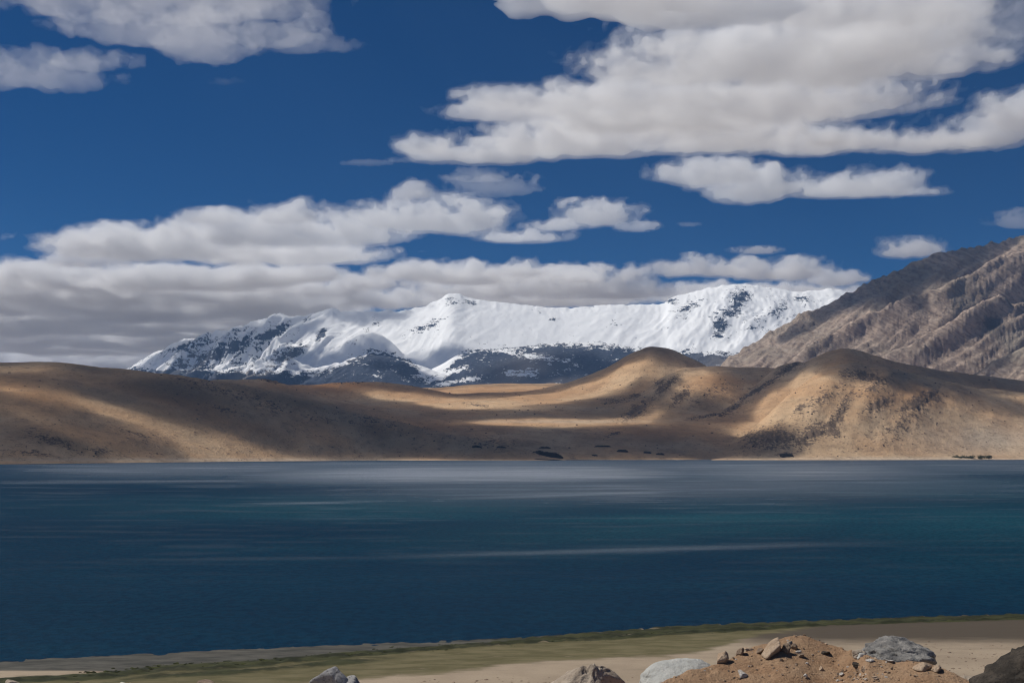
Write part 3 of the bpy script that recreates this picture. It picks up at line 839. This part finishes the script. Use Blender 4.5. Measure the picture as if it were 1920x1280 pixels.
def mat_beach():
    m = NT("beach_sand"); co = m.coord()
    n1 = m.noise(m.coord((1, 1, 1)), 0.12, 6, 0.62)
    n2 = m.noise(m.coord((0.35, 1, 1)), 0.6, 6, 0.66)
    fine = m.noise(co, 6.0, 4, 0.7)
    near = m.mix(m.ramp(n1, 0.35, 0.65), (0.315, 0.245, 0.172), (0.375, 0.295, 0.208))
    c = m.mix(m.math('MULTIPLY', m.ramp(fine, 0.5, 0.7), 0.35), near, (0.20, 0.15, 0.105))
    def part(c, att, col, w, lo, hi, amt=1.0):
        f = m.math('ADD', m.attr(att), m.math('MULTIPLY', m.math('SUBTRACT', n2, 0.5), w))
        return m.mix(m.math('MULTIPLY', m.ramp(f, lo, hi), amt), c, col)
    c = part(c, "wet", (0.085, 0.067, 0.048), 0.5, 0.2, 0.9)
    c = part(c, "algae", m.mix(m.ramp(n2, 0.35, 0.65), (0.095, 0.083, 0.036), (0.16, 0.135, 0.07)), 1.9, 0.2, 0.85)
    c = part(c, "mud", m.mix(m.ramp(n2, 0.35, 0.65), (0.045, 0.045, 0.038), (0.105, 0.098, 0.082)), 0.5, 0.25, 0.7)
    c = part(c, "moss", m.mix(m.ramp(n2, 0.4, 0.62), (0.018, 0.021, 0.008), (0.05, 0.052, 0.02)), 1.5, 0.42, 0.72)
    c = part(c, "edge", (0.012, 0.016, 0.018), 1.2, 0.5, 0.75)
    drift = m.noise(m.coord((0.25, 1, 1)), 0.35, 7, 0.75)
    c = m.mix(m.math('MULTIPLY', m.ramp(drift, 0.52, 0.68), 0.35), c, m.mix(0.55, c, (0.10, 0.085, 0.06)))
    h = m.math('ADD', m.math('MULTIPLY', n2, 0.12), m.math('MULTIPLY', fine, 0.02))
    return m.finish(c, 0.92, m.bump(h, 0.6, 1.0), 0.2)


def beach_z(u, Y):
    px = 960 + u * F
    wy = lake_Y(np.array([p[0] for p in WL]), np.array([p[1] for p in WL]))
    Yw = interp(u, (np.array([p[0] for p in WL]) - 960) / F, wy) + 0.5 * fbm(u * 90, u * 0 + 3.1, 4, 120)
    d = Yw - Y
    zb = np.where(d > 0, 0.010 * d, 0.05 * d)
    ze = np.interp(Y, [0, 7.6, 9.5, 13, 58, 400], [18.15, 18.1, 17.7, 15.9, -0.5, -60])
    x = u * Y
    ze = ze + sstep(7, 14, Y) * 0.35 * fbm(x / 3.0, Y / 3.0, 4, 121)
    z = np.maximum(zb, ze)
    return np.maximum(z, -6), d


def build_beach():
    NC, NR = 560, 250
    us = np.linspace((-760 - 960) / F, (2700 - 960) / F, NC)
    Ys = np.concatenate([np.linspace(1.5, 12, 40, endpoint=False), np.linspace(12, 85, 40, endpoint=False), np.linspace(85, 165, NR - 80)])
    u, Y = np.meshgrid(us, Ys)
    z, d = beach_z(u, Y)
    x = u * Y
    px, py = proj(x, Y, z)
    far = Y > 60
    mossl = interp(px, *MOSS)
    moss = np.exp(-((py - mossl) / np.interp(px, [0, 400, 900, 1300, 1920], [7, 9, 5, 5.5, 3.0])) ** 2) * far
    moss = np.maximum(moss, 0.75 * np.exp(-((py - mossl - 12) / 9.0) ** 2) * sstep(100, 300, px) * sstep(900, 650, px) * far)
    mud = sstep(mossl + 6, mossl - 4, py) * (d > -3) * far
    mud = mud * (1 - 0.9 * sstep(1252, 1260, py) * sstep(260, 150, px))
    lowb = interp(px, [0, 200, 300, 500, 650, 900, 980, 1100, 1250, 1330, 1420, 1520, 1600, 2400], [1285, 1292, 1290, 1290, 1278, 1258, 1246, 1240, 1234, 1222, 1196, 1180, 1160, 1100])
    mud = mud * (1 - 0.85 * sstep(850, 1200, px))
    moss = np.maximum(moss, 0.8 * sstep(mossl + 4, mossl - 3, py) * (d > 0) * far * sstep(780, 1050, px))
    algae = sstep(lowb + 5, lowb - 14, py) * sstep(mossl - 2, mossl + 5, py) * far
    wet = far * 1.25 * sstep(1232, 1170, py) * sstep(1250, 1450, px)
    wet = np.maximum(wet, far * 0.35 * sstep(1300, 1200, py))
    edge = np.exp(-((d - 0.25) / 0.55) ** 2) * far * (0.55 + 0.5 * fbm(x / 9, Y / 9, 3, 130))
    hum = np.clip(moss * 1.4 - 0.5, 0, 1) * np.clip(0.35 + 0.8 * fbm(x / 1.3, Y / 2.2, 3, 131), 0, 1)
    z = z + 0.32 * hum + far * 0.015 * fbm(x / 2, Y / 2, 3, 132)
    V = np.stack([x, Y, z], -1).reshape(-1, 3)
    link("beach", make_mesh("beach", V, grid_quads(len(Ys), NC), mat_beach(), dict(wet=wet, algae=algae, mud=mud, moss=moss, edge=edge)), kind="structure",
         label="sandy near shore with a dark mossy water line")


build_beach()


# ----------------------------------------------------------------- dirt mound and stones in front
def mat_dirt():
    m = NT("mound_dirt"); co = m.coord()
    n = m.noise(co, 3.0, 7, 0.65); f = m.noise(co, 40.0, 6, 0.7); g = m.noise(co, 150.0, 3, 0.6)
    c = m.mix(m.ramp(n, 0.35, 0.65), (0.37, 0.225, 0.13), (0.45, 0.295, 0.18))
    c = m.mix(m.math('MULTIPLY', m.ramp(f, 0.5, 0.68), 0.6), c, (0.23, 0.14, 0.085))
    c = m.mix(m.math('MULTIPLY', m.ramp(g, 0.58, 0.72), 0.4), c, (0.55, 0.43, 0.32))
    h = m.math('ADD', m.math('MULTIPLY', f, 0.035), m.math('MULTIPLY', g, 0.008))
    return m.finish(c, 0.97, m.bump(h, 0.9, 1.0), 0.1)


M_DIRT = mat_dirt()
MOUND = Landform([(1080, 1330, 7.6), (1200, 1296, 7.7), (1260, 1272, 7.8), (1300, 1256, 7.9), (1340, 1247, 8.0), (1372, 1234, 8.1), (1400, 1219, 8.2), (1430, 1206, 8.3), (1462, 1196, 8.35), (1500, 1193, 8.4), (1535, 1199, 8.4), (1565, 1213, 8.3),
                  (1600, 1227, 8.1), (1630, 1229, 7.8), (1680, 1234, 7.7), (1725, 1241, 7.6), (1765, 1255, 7.5), (1800, 1269, 7.4), (1850, 1292, 7.3), (1950, 1340, 7.2)],
                 [(1080, 6.2), (1400, 6.0), (1600, 5.9), (1950, 5.8)], z0=17.9, back=0.75, rnd=0.12, m=0.35, gap=0.2)


def mound_z(u, Y):
    z = MOUND(u, Y); x = u * Y
    return z + 0.016 * fbm(x / 0.22, Y / 0.22, 5, 140) + 0.03 * fbm(x / 0.7, Y / 0.7, 2, 141) * sstep(8.2, 7.6, Y)


def build_mound():
    us = np.linspace((1000 - 960) / F, (2000 - 960) / F, 330); Ys = np.linspace(5.8, 9.9, 200)
    u, Y = np.meshgrid(us, Ys)
    z = mound_z(u, Y); x = u * Y
    px, py = proj(x, Y, z)
    rough = np.clip(blobs(px, py, [(1600, 1240, 34, 30, 0), (1330, 1262, 40, 12, 10, .5)]), 0, 1)
    z = z + rough * 0.05 * (ridged(x / 0.12, Y / 0.16, 3, 142) - 0.8)
    V = np.stack([x, Y, z], -1).reshape(-1, 3)
    link("dirt_mound", make_mesh("dirt_mound", V, grid_quads(len(Ys), len(us)), M_DIRT), label="heap of loose orange-brown dirt at the bottom right, strewn with stones", cat="dirt mound")


build_mound()


def mat_stone(name, a, b, speck, scale, sp_amt=0.6):
    m = NT(name); co = m.coord()
    n = m.noise(co, scale, 7, 0.65); f = m.noise(co, scale * 9, 5, 0.7); v = m.n("TexVoronoi"); v.inputs["Scale"].default_value = scale * 14
    m.l(co, v.inputs["Vector"])
    c = m.mix(m.ramp(n, 0.36, 0.64), a, b)
    c = m.mix(m.math('MULTIPLY', m.ramp(f, 0.52, 0.62), sp_amt), c, speck)
    h = m.math('ADD', m.math('MULTIPLY', n, 0.5), m.math('MULTIPLY', f, 0.14))
    return m.finish(c, 0.93, m.bump(h, 0.7, 0.12), 0.2)


ST = {"granite": mat_stone("granite", (0.26, 0.25, 0.245), (0.40, 0.385, 0.37), (0.09, 0.088, 0.09), 7.0, 0.75),
      "bluegrey": mat_stone("blue_grey_rock", (0.16, 0.153, 0.145), (0.33, 0.31, 0.28), (0.08, 0.085, 0.09), 5.0, 0.7),
      "pale": mat_stone("pale_rock", (0.42, 0.42, 0.39), (0.52, 0.51, 0.47), (0.33, 0.30, 0.25), 5.0, 0.4),
      "buff": mat_stone("buff_rock", (0.33, 0.265, 0.20), (0.46, 0.385, 0.30), (0.16, 0.13, 0.105), 6.0, 0.5),
      "tan": mat_stone("tan_stone", (0.40, 0.285, 0.19), (0.50, 0.38, 0.27), (0.24, 0.16, 0.11), 9.0, 0.4),
      "white": mat_stone("white_stone", (0.50, 0.45, 0.39), (0.60, 0.56, 0.51), (0.30, 0.24, 0.2), 14.0, 0.4),
      "brown": mat_stone("brown_stone", (0.21, 0.15, 0.105), (0.34, 0.25, 0.18), (0.11, 0.08, 0.06), 12.0, 0.5),
      "dark": mat_stone("dark_rock", (0.035, 0.03, 0.025), (0.085, 0.07, 0.055), (0.02, 0.018, 0.016), 6.0, 0.6)}


def ico(sub):
    bm = bmesh.new(); bmesh.ops.create_icosphere(bm, subdivisions=sub, radius=1.0)
    v = np.array([q.co[:] for q in bm.verts]); f = np.array([[q.index for q in p.verts] for p in bm.faces]); bm.free()
    return v, f


ICO = {k: ico(k) for k in (1, 2, 4, 5)}


def rock_verts(sub, seed, planes=12, sharp=14.0, noise=0.07, flat=None):
    r = np.random.default_rng(seed)
    v, f = ICO[sub]
    N = r.standard_normal((planes, 3)); N /= np.linalg.norm(N, axis=1)[:, None]
    d = r.uniform(0.72, 1.0, planes)
    t = np.clip((v @ N.T) / d, 0.05, None)
    s = (t ** sharp).sum(1) ** (1 / sharp)
    rad = 1 / np.maximum(s, 0.6)
    o = r.uniform(0, 50)
    nz = fbm(v[:, 0] * 2.2 + o + v[:, 2] * 1.3, v[:, 1] * 2.2 + v[:, 2] * 1.7 - o, 5, seed)
    cr = ridged(v[:, 0] * 1.7 + o - v[:, 1], v[:, 2] * 1.9 + v[:, 1] * 0.8, 3, seed + 3)
    rad = rad * (1 + noise * nz - noise * 0.9 * np.clip(cr - 1.1, 0, 1))
    w_ = v * rad[:, None]
    w_ = np.where(w_ > 0, w_ / w_.max(0), w_ / -w_.min(0))
    return w_, f


def mound_at(px, py):
    """depth at which the mound's surface is seen at a photo pixel (None where it is not)"""
    Ys = np.linspace(6.0, 8.9, 600); u = np.full_like(Ys, (px - 960) / F)
    z = mound_z(u, Ys)
    q = proj(u * Ys, Ys, z)[1]
    k = np.nonzero(q <= py)[0]
    return float(Ys[k[0]]) if len(k) else None


def rock(label, px, py, wpx, hpx, Y, mat, seed, tilt=0, depth=0.9, sub=4, planes=12, noise=0.07, cat="stone", name="stone", group=None, yaw=0, sharp=14.0, taper=0.0, lean=0.0):
    v, f = rock_verts(sub, seed, planes, sharp, noise)
    tp = (v[:, 2:3] + 1) / 2
    v = np.concatenate([v[:, :2] * (1 - taper * tp), v[:, 2:3]], 1); v[:, 0] += lean * tp[:, 0]
    s = Y / F / 2
    v = v * np.array([wpx * s, wpx * s * depth, hpx * s])
    a = math.radians(tilt); c, n = math.cos(a), math.sin(a)
    v = np.stack([v[:, 0] * c - v[:, 2] * n, v[:, 1], v[:, 0] * n + v[:, 2] * c], -1)
    if group == S["group"]:
        hit = mound_at(px, py + 0.38 * hpx)
        Y = (hit if hit else 8.35) + 0.0
        if not hit: Y = float(interp(np.array((px - 960) / F), MOUND.u, MOUND.Y)) - 0.04
        v = v * (Y / F / 2 / s)
        u_ = np.array((px - 960) / F)
        zs = float(mound_z(u_, np.array(Y)))
        return link(name, make_mesh(name, v, f, ST[mat]), label=label, cat=cat, group=group, loc=(float(u_) * Y, Y, zs + 0.28 * hpx * Y / F))
    p = [float(q) for q in at(px, py, Y)]
    return link(name, make_mesh(name, v, f, ST[mat]), label=label, cat=cat, group=group, loc=p)


B = dict(cat="boulder", name="boulder", sub=5, group="boulders on the bank above the beach")
S = dict(group="stones lying on the dirt mound")
rock("speckled grey granite boulder at the bottom left of centre, pointed at its top", 618, 1285, 124, 76, 8.6, "granite", 31, tilt=0, noise=0.05, planes=9, taper=0.5, lean=0.2, **B)
rock("small speckled grey rock leaning against the pointed granite boulder", 656, 1284, 44, 34, 8.5, "granite", 32, noise=0.06, **B)
rock("buff craggy boulder with a shaded right face, left of the pale slab", 1088, 1288, 240, 92, 8.4, "buff", 33, tilt=0, noise=0.13, planes=10, sharp=24, taper=0.75, lean=0.22, **B)
rock("smooth pale slab half buried at the left foot of the dirt mound", 1284, 1274, 168, 76, 8.9, "pale", 34, tilt=4, noise=0.04, planes=16, sharp=8, **B)
rock("big rough blue-grey boulder behind the right end of the dirt mound", 1676, 1232, 168, 76, 8.9, "bluegrey", 35, tilt=-6, noise=0.15, planes=14, sharp=12, **B)
rock("dark brown rock rising into the bottom right corner", 1935, 1283, 190, 124, 6.6, "dark", 36, tilt=22, noise=0.16, planes=8, sharp=30, **B)
rock("low buff lump between the dirt mound and the dark corner rock", 1812, 1280, 66, 26, 7.6, "buff", 37, noise=0.10, **B)
rock("pale pebble cut by the lower left corner of the view", 24, 1283, 34, 20, 8.6, "buff", 38, cat="stone", name="stone", group="small stones along the bottom edge")
rock("tiny whitish stone on the bottom edge right of the corner pebble", 228, 1283, 24, 12, 8.6, "white", 39, group="small stones along the bottom edge")
rock("flat reddish stone on the bottom edge left of the granite boulder", 385, 1281, 34, 12, 8.6, "brown", 40, group="small stones along the bottom edge")
rock("upright tan stone standing on the left shoulder of the mound", 1347, 1231, 22, 27, 8.0, "tan", 41, tilt=-8, **S)
rock("largest tan stone, leaning near the top of the mound", 1437, 1215, 46, 25, 8.02, "tan", 42, tilt=32, noise=0.05, planes=9, **S)
rock("brown stone tucked against the right end of the largest tan stone", 1463, 1214, 17, 20, 8.0, "brown", 43, **S)
rock("greyish round stone behind the tucked brown stone", 1470, 1206, 13, 12, 8.05, "buff", 44, **S)
rock("small brown stone rightmost of the cluster on the mound top", 1478, 1211, 13, 13, 8.02, "brown", 45, **S)
rock("dark brown clod left of the largest tan stone", 1415, 1219, 14, 11, 8.02, "brown", 46, **S)
rock("flat brown stone on the mound edge right of the upright stone", 1379, 1221, 20, 14, 8.05, "brown", 47, tilt=35, **S)
rock("small tan stone on the left skyline of the mound above its slope", 1394, 1216, 20, 7, 8.1, "tan", 48, **S)
rock("whitish pebble under the tucked brown stone", 1486, 1221, 11, 6, 7.85, "white", 49, **S)
rock("angular reddish chip beside the whitish pebble", 1490, 1227, 14, 7, 7.75, "brown", 50, tilt=15, **S)
rock("dark chip right of the mound's top", 1536, 1223, 17, 8, 7.85, "dark", 51, tilt=-15, **S)
rock("dark brown crumb below the largest tan stone", 1454, 1236, 7, 7, 7.5, "brown", 52, **S)
rock("white and brown stone on the lower left face of the mound", 1383, 1262, 19, 13, 7.1, "white", 53, tilt=-10, **S)
rock("whitish chip low on the middle face of the mound", 1497, 1265, 8, 8, 7.0, "white", 54, **S)
rock("tan lump on the right face of the mound", 1527, 1252, 10, 10, 7.3, "tan", 55, **S)
rock("little pale stone beside the rubble on the right face", 1564, 1263, 9, 8, 7.0, "white", 56, **S)
rock("pale grey stone at the left end of the blue-grey boulder", 1601, 1229, 15, 15, 7.85, "pale", 57, **S)
rock("tan stone wedged between the mound and the blue-grey boulder", 1597, 1214, 26, 20, 8.3, "buff", 58, noise=0.1, **S)
rock("cream chip beside the dark hollow on the right slope", 1616, 1237, 15, 8, 7.6, "white", 59, tilt=-8, **S)
rock("broad buff stone with a dark underside, on the right end of the mound", 1712, 1247, 34, 17, 7.45, "tan", 60, tilt=-5, **S)
rock("smaller tan stone touching the broad buff stone's right side", 1738, 1252, 22, 13, 7.4, "tan", 61, tilt=18, **S)
rock("thin pale flake on the sand in front of the blue-grey boulder", 1653, 1238, 18, 5, 7.6, "white", 62, **S)
rock("dark rubble block in the hollow on the right slope", 1594, 1247, 20, 11, 7.35, "dark", 63, tilt=-25, **S)
rock("brown rubble block under the dark hollow", 1606, 1256, 13, 8, 7.2, "brown", 64, **S)


def scatter(name, pts, sizes, mat, kind="stuff", label=None, seed=0, sub=1, squash=0.7):
    r = np.random.default_rng(seed)
    base, f = ICO[sub]
    n = len(pts); nv = len(base)
    j = 1 + 0.28 * r.standard_normal((n, nv, 1)).clip(-1.5, 1.5)
    sc = sizes[:, None, None] * r.uniform(0.6, 1.3, (n, 1, 3)) * np.array([1, 1, squash])
    a = r.uniform(0, 6.28, n); c, s = np.cos(a)[:, None], np.sin(a)[:, None]
    v = base[None] * j * sc
    v = np.stack([v[..., 0] * c - v[..., 1] * s, v[..., 0] * s + v[..., 1] * c, v[..., 2]], -1) + pts[:, None, :]
    q = f[None] + (np.arange(n) * nv)[:, None, None]
    return link(name, make_mesh(name, v.reshape(-1, 3), q.reshape(-1, 3), mat, smooth=False), kind=kind, label=label)


def mound_gravel():
    r = np.random.default_rng(5)
    n = 2600
    px = r.uniform(1180, 1860, n); Y = r.uniform(6.2, 8.5, n)
    rub = r.random(n) < 0.3
    px = np.where(rub, r.normal(1598, 22, n), px)
    Y = np.where(rub, r.uniform(6.6, 8.1, n), Y)
    u = (px - 960) / F
    z = mound_z(u, Y)
    sz = 0.004 + 0.010 * r.random(n) ** 4 + rub * 0.006 * r.random(n)
    P = np.stack([u * Y, Y, z + sz * 0.15], -1)
    k = r.random(n)
    for i, (mt, lo, hi, lab) in enumerate((("brown", 0, .5, "brown crumbs of dirt strewn over the mound"), ("tan", .5, .85, "tan gravel strewn over the mound"), ("white", .85, 1.0, "whitish gravel strewn over the mound"))):
        m_ = (k >= lo) & (k < hi)
        scatter("gravel", P[m_], sz[m_], ST[mt], label=lab, seed=70 + i)


mound_gravel()


def beach_litter():
    r = np.random.default_rng(6)
    n = 700
    px = np.concatenate([r.uniform(1700, 2100, 420), r.uniform(900, 1300, 160), r.uniform(-100, 900, 120)])
    py = np.concatenate([r.uniform(1192, 1285, 420), r.uniform(1258, 1285, 160), r.uniform(1262, 1285, 120)])
    Y = lake_Y(px, py) * 0.965
    u = (px - 960) / F
    z, d = beach_z(u, Y)
    sz = 0.05 + 0.15 * r.random(n) ** 3
    P = np.stack([u * Y, Y, z + 0.01], -1)
    scatter("pebbles", P, sz, ST["brown"], label="dark bits of dry weed and pebbles lying on the pale sand", seed=80, squash=0.35)
    # moss clumps along the water line
    n = 900
    px = np.concatenate([r.uniform(150, 960, 650), r.uniform(960, 1500, 250)])
    ml = interp(px, *MOSS) + r.normal(0, 3.0, n)
    Y = lake_Y(px, ml); u = (px - 960) / F
    z, d = beach_z(u, Y)
    sz = (0.12 + 0.28 * r.random(n) ** 2) * np.interp(px, [100, 600, 1000, 1500], [1.0, 0.8, 0.45, 0.35])
    m = NT("moss"); co = m.coord()
    mm = m.finish(m.mix(m.ramp(m.noise(co, 1.5, 5), 0.4, 0.6), (0.016, 0.019, 0.007), (0.055, 0.06, 0.022)), 0.95, None, 0.1)
    scatter("moss_clumps", np.stack([u * Y, Y, z], -1), sz, mm, label="dark green clumps of moss along the water line", seed=81, squash=0.28)


beach_litter()


# ----------------------------------------------------------------- far shore details
def surf_at(px, py):
    """first point of the hills seen at a photo pixel"""
    u = (px - 960) / F
    for _ in range(3):
        Ys = np.linspace(1800, 6500, 3000)
        z = hill_z(np.full_like(Ys, u), Ys)
        q = proj(u * Ys, Ys, z)
        i = np.argmax((q[1] <= py) & (z > -1))
        u = u + (px - q[0][i]) / F
    return float(u * Ys[i]), float(Ys[i]), float(z[i])


def heap(label, px, py, w, h, seed):
    x, Y, z = surf_at(px, py + h * 0.5)
    mpp = Y / F
    L, H = w * mpp, max(h * mpp, 2.4)
    r = np.random.default_rng(seed)
    nx, ny = max(int(w * 1.5), 14), 9
    s = np.linspace(-1, 1, nx); t = np.linspace(-1, 1, ny)
    Sx, T = np.meshgrid(s, t)
    prof = np.clip(1 - np.abs(Sx) ** 5, 0, 1) * np.clip(1 - T ** 2, 0, 1) ** 0.5
    hh = H * prof * (0.75 + 0.45 * r.random(Sx.shape)) - 0.4
    X = Sx * L / 2 + 0.5 * r.standard_normal(Sx.shape); Yy = T * max(H * 0.9, 3) + 0.4 * r.standard_normal(Sx.shape)
    gz = hill_z((X + x) / (Yy + Y), Yy + Y) - z
    V = np.stack([X, Yy, hh + gz], -1).reshape(-1, 3)
    link("stone_heap", make_mesh("stone_heap", V, grid_quads(ny, nx), ST["dark"], smooth=False), label=label, cat="stone heap", group="dark stone heaps on the far shore", loc=(x, Y, z))


for i, a in enumerate([("leftmost of the dark stone heaps on the far shore plain", 894, 836.5, 19, 2.4), ("short dark heap right of the leftmost far heap", 939, 837.5, 17, 2.4), ("dark heap straight above the big black rock patch", 1022, 838.5, 22, 2.6),
                       ("longest thin dark heap, right of the one above the big patch", 1130, 836, 33, 2.6), ("thick dark heap just right of the longest thin heap", 1167, 844.5, 22, 3.6), ("big black patch of rubble near the far waterline", 1025, 851, 62, 8),
                       ("tiny dark heap between the big black patch and the thick heap", 1115, 853, 12, 2.2), ("small dark heap, second from the right on the far plain", 1214, 847.5, 15, 2.8), ("rightmost small dark heap on the far plain", 1238, 850.5, 16, 2.8),
                       ("low dark reef of stones touching the far waterline", 1030, 861.5, 60, 1.6), ("dark rock pile at the foot of the rubble slope, by the water", 1475, 853, 26, 5)]):
    heap(*a, 200 + i)


def hill_stones():
    r = np.random.default_rng(9)
    n = 60000
    px = r.uniform(-200, 2100, n); Y = 1900 + (r.random(n) ** 0.9) * 3300
    u = (px - 960) / F
    z = hill_z(u, Y)
    qx, qy = proj(u * Y, Y, z)
    dots = blobs(qx, qy, [(180, 850, 120, 12, 0, .9), (60, 835, 90, 14, 0, .7), (420, 722, 140, 12, -13, .9), (500, 750, 140, 18, -16, .8), (700, 790, 200, 20, -8, .5), (920, 828, 110, 16, -6, .7), (640, 714, 70, 8, 0, .8),
                          (1700, 800, 120, 40, 30, .5), (1450, 825, 80, 26, 5, 1.0), (1600, 740, 100, 40, 25, .6), (300, 850, 200, 8, 0, .5), (820, 850, 200, 6, 0, .35)])
    w_ = np.clip(np.maximum(dots, blobs(qx, qy, OUTCROP)) ** 1.5 * 0.55 + 0.03, 0, 1)
    k = (r.random(n) < w_) & (z > 2)
    P = np.stack([u * Y, Y, z], -1)[k]
    sz = 1.0 + 2.6 * r.random(k.sum()) ** 3
    scatter("boulders", P, sz * P[:, 1] / 3300, ST["dark"], label="dark boulders strewn over the brown hills", seed=90)


hill_stones()


def far_bushes():
    x, Y, z = surf_at(1825, 859)
    root = link("thicket", None, label="long low green thicket by the far waterline on the right", cat="thicket", loc=(x, Y, z))
    r = np.random.default_rng(12)
    mpp = Y / F
    lumps = [(r.uniform(-36, 36), r.uniform(0.4, 1.0)) for _ in range(16)]
    V = []; Tq = []
    for cx, s in lumps:
        n = 170
        d = r.standard_normal((n, 3)); d /= np.linalg.norm(d, axis=1)[:, None]
        rad = r.random(n) ** 0.4
        c = d * rad[:, None] * np.array([6, 5, 3.6 * s]) * mpp + np.array([cx * mpp, r.uniform(-8, 8), 3.0 * s * mpp])
        for p in c:
            a = r.standard_normal(3); a /= np.linalg.norm(a); b = np.cross(a, r.standard_normal(3)); b /= np.linalg.norm(b)
            h = r.uniform(0.8, 1.6)
            k = len(V)
            V += [p - a * h, p + b * h * 0.6, p + a * h, p - b * h * 0.6]; Tq.append((k, k + 1, k + 2, k + 3))
    m = NT("leaves"); 
    mt = m.finish(m.mix(m.ramp(m.noise(m.coord(), 0.15, 4), 0.4, 0.6), (0.05, 0.06, 0.022), (0.12, 0.12, 0.05)), 0.8, None, 0.2)
    link("foliage", make_mesh("foliage", np.array(V), np.array(Tq), mt, smooth=False), parent=root, kind="stuff")
    SV = []; SQ = []
    for cx, s in lumps:
        for _ in range(4):
            b0 = np.array([cx * mpp + r.uniform(-3, 3), r.uniform(-4, 4), -0.5]); t0 = b0 + np.array([r.uniform(-2, 2), r.uniform(-1, 1), 4.5 * s])
            k = len(SV)
            for p, wd in ((b0, .18), (t0, .06)):
                for a in range(3): SV.append(p + wd * np.array([math.cos(a * 2.1), math.sin(a * 2.1), 0]))
            for a in range(3): SQ.append((k + a, k + (a + 1) % 3, k + 3 + (a + 1) % 3, k + 3 + a))
    link("stems", make_mesh("stems", np.array(SV), np.array(SQ), ST["brown"], smooth=False), parent=root, kind="stuff")


far_bushes()


# ----------------------------------------------------------------- haze
def build_haze():
    m = bpy.data.materials.new("haze"); m.use_nodes = True
    t = m.node_tree; t.nodes.remove(t.nodes["Principled BSDF"])
    v = t.nodes.new("ShaderNodeVolumePrincipled")
    v.inputs["Color"].default_value = (0.33, 0.58, 1.0, 1)
    v.inputs["Density"].default_value = 1.9e-5
    v.inputs["Anisotropy"].default_value = 0.1
    t.links.new(v.outputs[0], t.nodes["Material Output"].inputs["Volume"])
    s, zb, zt = 95000.0, -41.0, HAZE_TOP
    V = [(-s, -s, zb), (s, -s, zb), (s, s, zb), (-s, s, zb), (-s, -s, zt), (s, -s, zt), (s, s, zt), (-s, s, zt)]
    Q = [(3, 2, 1, 0), (4, 5, 6, 7), (0, 1, 5, 4), (1, 2, 6, 5), (2, 3, 7, 6), (3, 0, 4, 7)]
    link("haze", make_mesh("haze", V, Q, m, smooth=False), kind="stuff", label="thin mountain haze")


build_haze()
